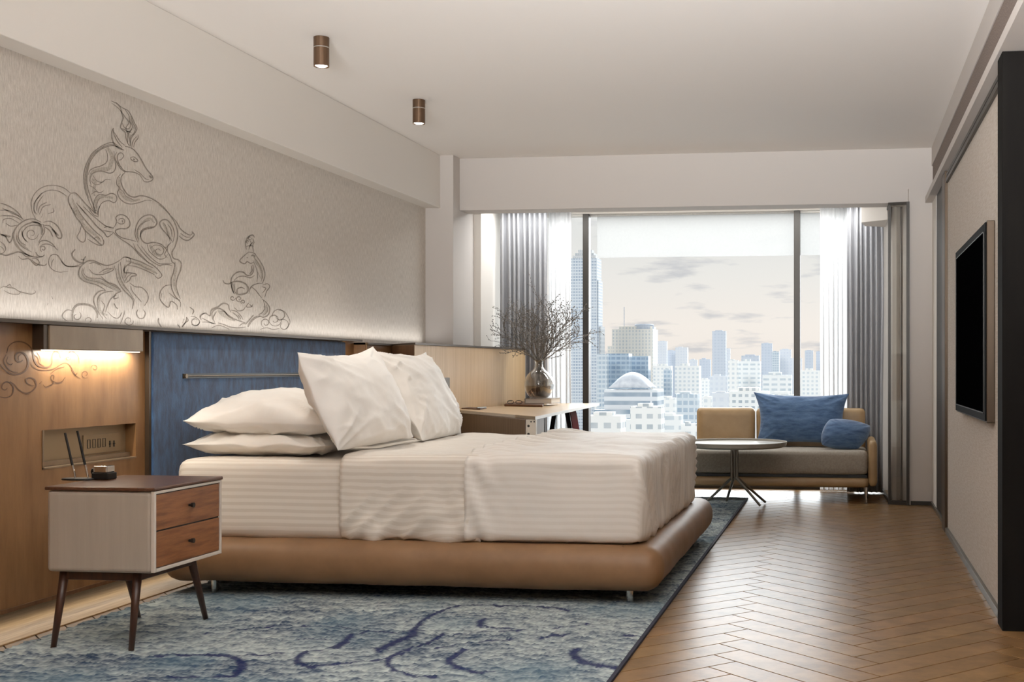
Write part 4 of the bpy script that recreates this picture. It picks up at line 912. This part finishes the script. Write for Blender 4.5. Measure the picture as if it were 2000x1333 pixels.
def trestle(uL, uR, Y, topz, th=0.035):
    a = onY(uL, 848, Y); b = onY(uR, 848, Y); w = b.x - a.x
    sp_ = 0.06
    pts = [(a.x - sp_, 0), (a.x + 0.03, topz - 0.06), (a.x + 0.07, topz - 0.012), (b.x - 0.07, topz - 0.012), (b.x - 0.03, topz - 0.06), (b.x + sp_, 0)]
    P = catmull([(x, 0, z) for x, z in pts], 6); mb = MB(); mi = MB()
    n = len(P); vs = []
    for i, p in enumerate(P):
        d = (P[min(i + 1, n - 1)] - P[max(i - 1, 0)]).normalized(); nr = Vector((-d.z, 0, d.x)); ww = th / 2
        for sgn in (1, -1):
            for yy in (Y - 0.02, Y + 0.02): vs.append((p.x + nr.x * ww * sgn, yy, min(p.z + nr.z * ww * sgn, topz)))
    fs = []
    for i in range(n - 1):
        b0, b1 = i * 4, (i + 1) * 4
        fs += [(b0, b1, b1 + 1, b0 + 1), (b0 + 2, b0 + 3, b1 + 3, b1 + 2), (b0, b0 + 2, b1 + 2, b1), (b0 + 1, b1 + 1, b1 + 3, b0 + 3)]
    fs += [(0, 1, 3, 2), ((n - 1) * 4, (n - 1) * 4 + 2, (n - 1) * 4 + 3, (n - 1) * 4 + 1)]
    mb.add(vs, fs)
    return mb, P
Yt = 9.0
mb, P = trestle(1075, 1118, Yt, ZD - 0.021)
lg = obj('trestle_leg', mb, 'black_lacquer', parent=desk)
P2 = [Vector((p.x + 0.022, Yt + 0.0, p.z)) for p in P[len(P) * 2 // 3:]]
rm = MB(); n = len(P2)
rm.add([(p.x - 0.004, Yt - 0.015, min(p.z, ZD - 0.025)) for p in P2] + [(p.x + 0.03, Yt + 0.05, min(p.z, ZD - 0.025)) for p in P2] + [(p.x + 0.036, Yt + 0.05, min(p.z, ZD - 0.025)) for p in P2] + [(p.x + 0.004, Yt - 0.015, min(p.z, ZD - 0.025)) for p in P2],
       [(k * n + i, k * n + i + 1, ((k + 1) % 4) * n + i + 1, ((k + 1) % 4) * n + i) for k in range(4) for i in range(n - 1)])
obj('red_edge', rm, 'red_lacquer', parent=lg)
pL = onY(1060, 840, 8.1); obj('front_leg', MB().tube([(pL.x + 0.03, 8.1, 0.0), (pL.x, 8.1, ZD - 0.021)], [0.012, 0.015], 12), 'black_lacquer', parent=desk)
# things on the desk
k0 = onZ(985, 794, ZD)
def pz(u, v, z): return onZ(u, v, z)
b1p = [pz(985, 794, ZD), pz(1060, 796, ZD), pz(1066, 783, ZD), pz(1005, 782, ZD)]
fo = obj('folder', MB().prism([(p.x, p.y) for p in b1p], ZD + 0.0005, ZD + 0.016), 'book_brown', bevel=0.003)
tag(fo, 'flat brown leather folder on the desk under the vase and book', 'folder')
Z1 = ZD + 0.017
vcx, vcy = -2.395, 9.42
bk = thing('book', 'thick grey covered book lying on the desk under the glass vase', 'book', (vcx, vcy, Z1))
bx0, bx1 = onY(1024, 780, 9.25).x, onY(1077, 780, 9.25).x
obj('pages', MB().box(bx0 + 0.006, bx1 - 0.004, 9.262, 9.55, Z1 + 0.004, Z1 + 0.036), 'paper', parent=bk)
obj('cover', MB().box(bx0, bx1, 9.255, 9.56, Z1, Z1 + 0.004).box(bx0, bx1, 9.255, 9.56, Z1 + 0.036, Z1 + 0.040).box(bx0, bx0 + 0.004, 9.255, 9.56, Z1, Z1 + 0.04), 'book_grey', parent=bk)
vcx = (bx0 + bx1) / 2 - 0.0
sg = thing('eyeglasses', 'dark pair of glasses resting on the brown folder beside the book', 'glasses', (bx0 - 0.07, 9.2, Z1))
gc = onZ(1022, 782, Z1)
for k in (-1, 1):
    c_ = Vector((bx0 - 0.055 + 0.033 * k, 9.17, Z1 + 0.014)); obj('lens_rim', MB().tube([(c_.x + 0.025 * math.cos(a), c_.y, c_.z + 0.0135 * math.sin(a) ) for a in [2 * math.pi * q / 16 for q in range(17)]], 0.0025, 6), 'black', parent=sg)
for k in (-1, 1): obj('temple', MB().tube([(bx0 - 0.055 + 0.058 * k, 9.17, Z1 + 0.018), (bx0 - 0.055 + 0.045 * k, 9.24, Z1 + 0.016)], 0.0022, 6), 'black', parent=sg)
# tray and pen
ta, tb = onZ(893, 799, ZD), onZ(938, 801, ZD)
tr = obj('notepad', MB().prism([(ta.x, ta.y), (tb.x, tb.y), (tb.x - 0.02, tb.y + 0.22), (ta.x - 0.05, ta.y + 0.22)], ZD + 0.0005, ZD + 0.008), 'book_brown', bevel=0.002)
tag(tr, 'thin dark notepad on the near end of the desk beside the pillows', 'notepad')
pen2 = onZ(936, 799, ZD + 0.01)
pn = obj('pen', MB().tube([(tb.x - 0.03, tb.y + 0.02, ZD + 0.013), (tb.x + 0.0, tb.y + 0.14, ZD + 0.013)], 0.005, 8), 'steel_trim'); tag(pn, 'small metal pen lying on the dark notepad on the desk', 'pen')
# socket on far panelling
q = onX(872, 752, -2.775)
so = obj('wall_socket', MB().box(-2.795, -2.77, q.y - 0.10, q.y + 0.06, q.z - 0.05, q.z + 0.05), 'bronze_trim', bevel=0.003); tag(so, 'small bronze socket plate on the pale wood panel behind the propped pillow', 'socket')

# vase with water and branches
ZV = Z1 + 0.0405
vy = 9.40; vx_ = onY(1053, 740, vy).x
prof = [(0.0, ZV), (0.055, ZV), (0.085, ZV + 0.02), (0.108, ZV + 0.06), (0.118, ZV + 0.11), (0.110, ZV + 0.155), (0.085, ZV + 0.195), (0.05, ZV + 0.225), (0.032, ZV + 0.25), (0.030, ZV + 0.28), (0.038, ZV + 0.305)]
prof = [(p.x, p.y) for p in catmull([(r, z, 0) for r, z in prof], 4)]
inner = [(max(r - 0.003, 0), z + (0.004 if z < ZV + 0.01 else 0)) for r, z in prof][::-1]
vs = thing('vase', 'round clear glass vase holding branches, on the book at the desk', 'vase', (vx_, vy, ZV))
obj('glass_body', MB().lathe(vx_, vy, prof + inner, 40), 'vase_glass', parent=vs, smooth=True)
wprof = [(r - 0.005, z) for r, z in prof if ZV + 0.01 < z < ZV + 0.105]
obj('water', MB().lathe(vx_, vy, [(0, wprof[0][1])] + wprof + [(0, wprof[-1][1])], 32), 'vase_water', parent=vs, smooth=True)
def twig(mb, p, d, r, L_, depth, rnd):
    n = max(3, int(L_ / 0.03)); pts = [p.copy()]; rad = [r]
    for i in range(n):
        d = (d + Vector((rnd.uniform(-1, 1), rnd.uniform(-1, 1), rnd.uniform(-0.6, 1))) * 0.16).normalized()
        p = p + d * (L_ / n); pts.append(p.copy()); rad.append(r * (1 - 0.6 * (i + 1) / n))
        if depth > 0 and i >= 1 and rnd.random() < 0.85:
            side = d.cross(Vector((rnd.uniform(-1, 1), rnd.uniform(-1, 1), rnd.uniform(-1, 1)))).normalized()
            twig(mb, p, (d * 0.8 + side * rnd.uniform(0.5, 0.9)).normalized(), r * 0.6, L_ * rnd.uniform(0.3, 0.5), depth - 1, rnd)
        if depth <= 1 and rnd.random() < 0.8:
            s = d.cross(Vector((rnd.uniform(-1, 1), rnd.uniform(-1, 1), rnd.uniform(-1, 1)))).normalized()
            q_ = p + s * 0.009 + d * 0.006; mb.tube([p, (p + q_) / 2, q_], [0.0014, 0.0042, 0.001], 5)
    mb.tube(pts, rad, 6)
rnd = random.Random(12)
for k in range(16):
    t = (k + 0.5) / 16; ang = math.radians(-62 + 124 * t + rnd.uniform(-5, 5)); yb_ = rnd.uniform(-0.35, 0.2)
    neck = Vector((vx_ + 0.018 * math.sin(ang), vy + rnd.uniform(-0.015, 0.015), ZV + 0.29)); base = Vector((vx_ - 0.03 * math.sin(ang) + rnd.uniform(-0.02, 0.02), vy + rnd.uniform(-0.03, 0.03), ZV + 0.014))
    d = Vector((math.sin(ang), yb_, math.cos(ang))).normalized(); mb = MB(); mb.tube([base, neck], [0.004, 0.004], 6)
    twig(mb, neck, d, 0.0046, rnd.uniform(0.36, 0.46), 2, rnd)
    o = obj('branch', mb, 'twig_bark', smooth=True); tag(o, 'bare budding grey branch standing in the round glass vase', 'branch', 'branches in the glass vase')

# ================================================================== CURTAINS
def curtain(name, xa, xb, y, z0, z1, folds, amp, mat, label, cat='curtain', solid=0.004, seedv=0, flare=0.0):
    n = folds * 12; m = 14; mb = MB(); vs = []
    for j in range(m + 1):
        z = z0 + (z1 - z0) * j / m
        for i in range(n + 1):
            s = i / n; ph = s * folds * 2 * math.pi + 1.1 * noise.noise(Vector((s * folds * 0.7, seedv, 0))) * 2
            a = amp * (0.75 + 0.5 * noise.noise(Vector((s * folds * 0.9, z * 0.25, seedv + 3))))
            x = xa + (xb - xa) * s + 0.35 * amp * math.sin(ph * 2) + flare * (1 - j / m) * (s - 0.5) + 0.01 * noise.noise(Vector((s * 6, z * 0.9, seedv)))
            vs.append((x, y + a * math.sin(ph) + 0.012 * noise.noise(Vector((s * 9, z * 0.8, seedv + 9))), z))
    fs = [(j * (n + 1) + i, j * (n + 1) + i + 1, (j + 1) * (n + 1) + i + 1, (j + 1) * (n + 1) + i) for j in range(m) for i in range(n)]
    mb.add(vs, fs); o = obj(name, mb, mat, smooth=True, solid=solid); return tag(o, label, cat)
curtain('curtain', -2.93, -2.52, 10.03, 0.01, 2.38, 9, 0.035, 'curtain_grey', 'grey pleated curtain left of the window, behind the branches', seedv=1)
curtain('sheer_curtain', -2.54, -2.335, 10.16, 0.01, 2.38, 5, 0.022, 'sheer_white', 'white sheer curtain at the left of the window beside the grey curtain', seedv=2)
curtain('sheer_curtain', -0.205, 0.075, 10.16, 0.01, 2.38, 7, 0.022, 'sheer_white', 'white sheer curtain at the right of the window behind the daybed', seedv=3)
curtain('curtain', 0.02, 0.31, 10.02, 0.01, 2.38, 7, 0.032, 'curtain_grey', 'grey pleated curtain right of the window, beside the glass partition', seedv=4)
bl = obj('window_band', MB().box(onY(1166, 500, 10.33).x, -0.17, 10.336, 10.338, 1.998, 2.372), 'band_white'); tag(bl, 'translucent white sheet making the bright band across the top of the window', 'blind')  # sheet added to draw the bright band at the window top
struct('trim_9', MB().prism([(0.13, 9.66), (0.33, 9.50), (0.33, 10.0), (0.16, 9.9)], 2.19, 2.385), 'white_paint', bevel=0.003)

# glass partition
gp = thing('glass_partition', 'tall narrow glass partition with a dark metal frame beside the right curtain', 'partition', (0.40, 9.23, 0))
zt = 2.285
gf = MB().box(0.326, 0.345, 9.22, 9.25, 0.0, zt).box(0.46, 0.482, 9.175, 9.2, 0.0, zt).prism([(0.326, 9.22), (0.482, 9.175), (0.482, 9.2), (0.326, 9.25)], zt - 0.02, zt).prism([(0.326, 9.22), (0.482, 9.175), (0.482, 9.2), (0.326, 9.25)], 0, 0.02)
gf.box(0.300, 0.312, 10.12, 10.14, 0.0, zt).prism([(0.300, 10.14), (0.312, 10.14), (0.345, 9.25), (0.333, 9.25)], 0, 0.02).prism([(0.300, 10.14), (0.312, 10.14), (0.345, 9.25), (0.333, 9.25)], zt - 0.02, zt)
obj('frame', gf, 'dark_trim', parent=gp)
obj('pane', MB().prism([(0.345, 9.233), (0.46, 9.20), (0.46, 9.206), (0.345, 9.239)], 0.02, zt - 0.02), 'partition_glass', parent=gp)
cv = MB(); P = [(0.36, 9.62), (0.37, 9.55), (0.40, 9.52), (0.43, 9.55), (0.435, 9.62)]
cv.prism(P, 0.0, 2.38); struct('trim_10', cv, 'beam_paint')

# ================================================================== SOFA
sf = thing('daybed', 'low tan leather daybed with grey seat cushion in front of the window', 'sofa', (-0.75, 9.6, 0))
def soft(o, n): return 0.004 * fbm(o.x * 4, o.y * 4, o.z * 4, 3) + (0.010 if n.z > 0.7 else 0) * 0.5
obj('base', MB().rbox(-1.98, 0.185, 9.30, 9.98, 0.112, 0.192, 0.03, 0.04), 'sofa_leather', parent=sf, smooth=True)
obj('shadow_gap', MB().box(-1.95, 0.17, 9.32, 9.96, 0.190, 0.21), 'black', parent=sf)
obj('seat_cushion', MB().rbox(-1.97, 0.178, 9.305, 9.93, 0.208, 0.392, 0.045, 0.03, soft), 'sofa_fabric', parent=sf, smooth=True)
obj('backrest', MB().rbox(-1.215, -0.735, 9.86, 9.97, 0.36, 0.705, 0.035, 0.03, leather), 'sofa_leather', parent=sf, smooth=True)
obj('backrest', MB().rbox(-0.72, 0.165, 9.86, 9.97, 0.36, 0.705, 0.035, 0.03, leather), 'sofa_leather', parent=sf, smooth=True)
obj('arm', MB().rbox(0.182, 0.245, 9.29, 9.98, 0.125, 0.475, 0.03, 0.03, leather), 'sofa_leather', parent=sf, smooth=True)
for lx, ly in ((0.165, 9.33), (0.165, 9.93), (-1.85, 9.33), (-1.85, 9.93)): obj('leg', MB().tube([(lx, ly, 0.0), (lx, ly, 0.118)], [0.008, 0.014], 12), 'chrome', parent=sf)
o = pillow('cushion', [(-0.72, 9.74, 0.41), (0.03, 9.72, 0.41), (0.035, 9.83, 0.825), (-0.74, 9.83, 0.835)], 0.085, 'blue_cushion', 5.0, 0.13, 0.012)
tag(o, 'wide blue velvet cushion leaning on the back of the daybed', 'cushion')
o = pillow('cushion', [(-0.21, 9.49, 0.415), (0.12, 9.45, 0.385), (0.235, 9.60, 0.59), (-0.14, 9.58, 0.65)], 0.09, 'blue_cushion', 9.0, 0.0, 0.008, rnd_=0.55)
tag(o, 'small blue velvet cushion slumped against the arm of the daybed', 'cushion')

# ================================================================== ROUND TABLE
tcx, tcy = -0.815, 8.93
tb_ = thing('side_table', 'round grey side table with raised rim and slanted metal legs in front of the daybed', 'table', (tcx, tcy, 0))
zt = 0.487
obj('tray_top', MB().lathe(tcx, tcy, [(0.0, zt - 0.042), (0.355, zt - 0.042), (0.385, zt - 0.030), (0.392, zt), (0.386, zt + 0.001), (0.378, zt - 0.016), (0.0, zt - 0.016)], 64), 'table_top_paint', parent=tb_, smooth=False, bevel=0.002)
for dx_, dy_ in ((-0.020, 0), (0.020, 0), (0, 0.02)): obj('stem', MB().tube([(tcx + dx_, tcy + dy_, 0.20), (tcx + dx_, tcy + dy_, zt - 0.042)], 0.010, 12), 'table_metal', parent=tb_)
for fx, fy in ((-1.045, 9.22), (-0.62, 8.90), (-0.60, 9.15), (-0.90, 9.02 + 0.16)):
    dx_, dy_ = fx - tcx, fy - tcy; obj('leg', MB().tube([(tcx + dx_ * 0.06, tcy + dy_ * 0.06, 0.22), (fx, fy, 0.012)], [0.011, 0.009], 12), 'table_metal', parent=tb_)
    
# ================================================================== TV AND DARK CABINET
tv = thing('television', 'flat black television in a bronze frame on the right wall', 'television', (0.62, 6.0, 0.79))
obj('frame', MB().box(0.6055, 0.6395, 5.29, 6.71, 0.795, 1.667), 'bronze_trim', parent=tv, bevel=0.003)
obj('bezel', MB().box(0.600, 0.606, 5.30, 6.70, 0.803, 1.66), 'bezel_black', parent=tv)
obj('screen', MB().box(0.598, 0.601, 5.36, 6.64, 0.84, 1.62), 'tv_screen', parent=tv)
obj('inner_trim', MB().box(0.597, 0.602, 5.351, 6.649, 0.834, 0.838).box(0.597, 0.602, 5.351, 6.649, 1.622, 1.626).box(0.597, 0.602, 5.351, 5.355, 0.834, 1.626).box(0.597, 0.602, 6.645, 6.649, 0.834, 1.626), 'dark_trim', parent=tv)
wb = thing('wardrobe', 'tall near-black wardrobe end panel at the right edge', 'wardrobe', (1.1, 4.95, 0))
obj('carcass', MB().box(0.612, 1.66, 4.83, 4.975, 0.0, 2.273), 'cabinet_dark', parent=wb, bevel=0.002)

# ================================================================== CITY BEYOND THE WINDOW
GZ = -75.0
FC = {}
def fac(name, *a, **k): facade(name, *a, **k)  # facade colours are paled to stand in for distance haze
fac('f_tower', rgb(210, 216, 222), rgb(150, 166, 186), 3.2, 3.6, 0.7, 0.55)
fac('f_crown', rgb(206, 208, 210), rgb(168, 176, 184), 2.5, 5.0, 0.5, 0.6)
fac('f_cream', rgb(240, 236, 228), rgb(200, 206, 210), 4.2, 4.2, 0.45, 0.6)
fac('f_blueglass', rgb(172, 188, 202), rgb(118, 142, 168), 4.0, 3.6, 0.8, 0.6, 0.3)
fac('f_blueglass2', rgb(208, 216, 222), rgb(156, 176, 194), 3.0, 3.6, 0.75, 0.6, 0.3)
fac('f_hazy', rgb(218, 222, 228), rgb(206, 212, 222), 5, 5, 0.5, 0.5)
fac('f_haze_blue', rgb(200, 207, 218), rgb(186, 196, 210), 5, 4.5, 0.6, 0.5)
fac('f_white', rgb(238, 238, 236), rgb(196, 206, 214), 3.6, 3.4, 0.5, 0.5)
fac('f_white2', rgb(234, 236, 236), rgb(180, 194, 204), 5.5, 3.4, 0.7, 0.42)
fac('f_lowrise', rgb(236, 236, 234), rgb(150, 163, 174), 3.4, 3.2, 0.55, 0.45)
fac('f_bands', rgb(222, 226, 230), rgb(132, 152, 170), 40, 3.4, 0.98, 0.5)
gr = struct('ground', MB().box(-2500, 2500, 40, 5200, GZ - 2, GZ), 'city_ground')
FOOT = []
def bld(u0, u1, vtop, D, mat, label, depth=None, parts=None, name='building', cat='building', group=None, zb=GZ):
    for _ in range(60):       # step back until the plot is free
        a = onY(u0, 720, D); b = onY(u1, 720, D); dq = (depth or (b.x - a.x) * 0.8) + 2
        if not any(a.x - 3 < q[1] and b.x + 3 > q[0] and D - 7 < q[3] and D + dq > q[2] for q in FOOT): break
        D += 12
    FOOT.append((a.x, b.x, D, D + dq))
    zt = onY((u0 + u1) / 2, vtop, D).z
    dp = depth or (b.x - a.x) * 0.8
    t = thing(name, label, cat, ((a.x + b.x) / 2, D + dp / 2, zb), group)
    mb = MB().box(a.x, b.x, D, D + dp, zb, zt)
    w = b.x - a.x
    obj('block', mb, mat, parent=t)
    return t, a.x, b.x, D, dp, zt
def roofbox(t, x0, x1, y0, y1, z, h, mat): return obj('roof_block', MB().box(x0, x1, y0, y1, z, z + h), mat, parent=t)
# the tall tower
t, xa, xb, D, dp, zt = bld(1115, 1166, 505, 1400, 'f_tower', 'very tall blue glass skyscraper with pointed crown behind the left mullion', name='skyscraper', cat='skyscraper')
cx_, cy_ = (xa + xb) / 2, D + dp / 2; px = 1400 / F_PX
cr_ = MB(); 
for k, (h0, h1, r) in enumerate(((0, 8, 0.44), (8, 15, 0.36), (15, 24, 0.26))): cr_.box(cx_ - (xb - xa) * r, cx_ + (xb - xa) * r, cy_ - dp * r, cy_ + dp * r, zt + h0 * px * 0.75, zt + h1 * px * 0.75)
obj('crown', cr_, 'f_crown', parent=t); obj('spire', MB().tube([(cx_, cy_, zt + 18 * px * 0.8), (cx_, cy_, zt + 28 * px)], [6.0, 0.4], 8), 'f_crown', parent=t)
obj('shoulder', MB().box(xa - 2.5, xb + 1.5, D + 2, D + dp, GZ, onY(1140, 548, D).z), 'f_tower', parent=t)
obj('wing', MB().box(xb, onY(1173, 640, D).x, D + 4, D + dp, GZ, onY(1160, 638, D).z), 'f_crown', parent=t)
# stepped cream block with mast
t, xa, xb, D, dp, zt = bld(1195, 1275, 643, 1500, 'f_cream', 'wide cream office block with rounded top and thin mast on its roof')
roofbox(t, xa + 8, xb - 2, D + 5, D + dp - 5, zt, 3.5, 'f_cream')
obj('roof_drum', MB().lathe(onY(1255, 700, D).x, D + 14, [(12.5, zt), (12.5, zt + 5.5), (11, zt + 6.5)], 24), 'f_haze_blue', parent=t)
mx_ = onY(1219, 600, D + 10); obj('mast', MB().tube([(mx_.x, D + 10, zt), (mx_.x, D + 10, mx_.z)], 0.5, 6), 'f_haze_blue', parent=t)
obj('side_step', MB().box(onY(1186, 700, D).x, xa, D + 2, D + dp, GZ, onY(1190, 676, D).z), 'f_cream', parent=t)
bld(1166, 1186, 692, 905, 'f_blueglass2', 'narrow pale blue glass block just right of the tall skyscraper')
bld(1184, 1228, 691, 900, 'f_blueglass', 'dark blue glass office slab in front of the cream block with the mast')
bld(1228, 1266, 696, 930, 'f_blueglass', 'blue glass slab attached right of the darker blue slab, slightly lower')
# lens-roof building
t, xa, xb, D, dp, zt = bld(1180, 1284, 762, 480, 'f_bands', 'low round-roofed building with white shell roof and banded windows below the blue slabs')
sh_ = MB(); n = 24
vs_ = []; 
for j in range(9):
    for i in range(n + 1):
        s = i / n; zz = zt + 1.0 + 6.2 * math.sin(math.pi * s) ** 0.75 * math.sin(math.pi * j / 8) ** 0.6; vs_.append((xa + 2 + (xb - xa - 5) * s, D - 1 + dp * j / 8, zz))
sh_.add(vs_, [(j * (n + 1) + i, j * (n + 1) + i + 1, (j + 1) * (n + 1) + i + 1, (j + 1) * (n + 1) + i) for j in range(8) for i in range(n)])
MATS['shell_roof'] = pm('shell_roof', rgb(220, 224, 230), 0.5, vcol=rgb(196, 202, 212), vscale=(0.4, 0.4, 0.4)); obj('shell_roof', sh_, 'shell_roof', parent=t, solid=0.3, smooth=True)
obj('terrace', MB().box(xa - 3, xb + 2, D - 6, D, GZ, onY(1230, 800, D).z), 'f_bands', parent=t)
spec = [
 (1142, 1212, 813, 300, 'f_lowrise', 'white low-rise with dark square windows at the bottom left of the window'),
 (1231, 1291, 795, 360, 'f_lowrise', 'white mid-rise block with small windows in front of the shell roof'),
 (1206, 1233, 820, 420, 'f_white2', 'pale grey low building between the two white blocks at the bottom left'),
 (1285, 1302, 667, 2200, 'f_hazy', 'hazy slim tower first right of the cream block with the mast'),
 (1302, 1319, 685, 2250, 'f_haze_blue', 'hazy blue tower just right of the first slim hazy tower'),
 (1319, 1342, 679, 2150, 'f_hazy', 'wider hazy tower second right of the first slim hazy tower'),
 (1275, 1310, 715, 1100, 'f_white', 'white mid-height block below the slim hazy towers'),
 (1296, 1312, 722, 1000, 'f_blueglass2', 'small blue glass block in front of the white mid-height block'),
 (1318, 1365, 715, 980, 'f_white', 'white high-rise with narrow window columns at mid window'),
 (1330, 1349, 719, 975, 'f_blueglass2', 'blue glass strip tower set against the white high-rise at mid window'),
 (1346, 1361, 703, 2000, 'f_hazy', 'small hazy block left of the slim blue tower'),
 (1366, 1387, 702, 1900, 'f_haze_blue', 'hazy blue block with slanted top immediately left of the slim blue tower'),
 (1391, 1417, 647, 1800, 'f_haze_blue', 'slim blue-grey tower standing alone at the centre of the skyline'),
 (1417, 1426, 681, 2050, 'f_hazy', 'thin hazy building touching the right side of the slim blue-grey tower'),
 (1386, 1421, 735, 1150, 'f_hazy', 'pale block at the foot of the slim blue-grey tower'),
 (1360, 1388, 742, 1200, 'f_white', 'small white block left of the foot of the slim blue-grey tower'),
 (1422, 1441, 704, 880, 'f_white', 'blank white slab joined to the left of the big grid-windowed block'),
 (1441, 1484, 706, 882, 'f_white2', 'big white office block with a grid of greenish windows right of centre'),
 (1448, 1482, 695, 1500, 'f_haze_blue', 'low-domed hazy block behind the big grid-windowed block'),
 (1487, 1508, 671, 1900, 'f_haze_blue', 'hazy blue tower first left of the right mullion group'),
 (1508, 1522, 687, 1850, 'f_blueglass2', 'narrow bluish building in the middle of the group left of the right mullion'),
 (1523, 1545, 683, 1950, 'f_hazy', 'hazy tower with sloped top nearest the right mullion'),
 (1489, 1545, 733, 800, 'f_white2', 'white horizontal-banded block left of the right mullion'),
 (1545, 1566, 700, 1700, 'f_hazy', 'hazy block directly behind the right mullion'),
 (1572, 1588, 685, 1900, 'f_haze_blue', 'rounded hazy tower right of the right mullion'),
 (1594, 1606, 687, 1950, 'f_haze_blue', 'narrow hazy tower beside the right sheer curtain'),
 (1564, 1606, 724, 1000, 'f_white', 'pale apartment block with rows of windows beside the right sheer curtain'),
 (1284, 1318, 778, 560, 'f_white', 'white terraced block right of the shell-roofed building'),
 (1318, 1362, 770, 600, 'f_blueglass2', 'bluish low block with white roof edge at the lower middle'),
 (1372, 1390, 775, 640, 'f_white', 'small plain white block just above the left end of the daybed back'),
 (1390, 1424, 768, 760, 'f_hazy', 'pale low block below the slim tower'),
 (1286, 1330, 812, 420, 'f_white2', 'low white building with balcony rows right of the white mid-rise'),
 (1330, 1362, 828, 380, 'f_lowrise', 'small white building at the bottom, left of the daybed back'),
 (1424, 1500, 765, 640, 'f_lowrise', 'low white block in front of the big grid-windowed block'),
 (1500, 1562, 772, 620, 'f_white2', 'low pale block between the cushion and the banded block'),
]
for i, (u0, u1, v, D, mt, lab) in enumerate(spec):
    t, xa, xb, D, dp, zt = bld(u0, u1, v, D, mt, lab)
    w = xb - xa
    roofbox(t, xa + w * 0.2, xb - w * (0.25 + 0.1 * (i % 3)), D + dp * 0.2, D + dp * 0.8, zt, w * (0.10 if v > 700 else 0.06), mt)
rnd = random.Random(21)
for k in range(46):
    u = rnd.uniform(1150, 1640); D = rnd.uniform(430, 1500); wpx = rnd.uniform(12, 26); v = 720 + (GZ * -1 - rnd.uniform(18, 42)) / D * F_PX * 1.0
    v = min(max(v, 736), 870)
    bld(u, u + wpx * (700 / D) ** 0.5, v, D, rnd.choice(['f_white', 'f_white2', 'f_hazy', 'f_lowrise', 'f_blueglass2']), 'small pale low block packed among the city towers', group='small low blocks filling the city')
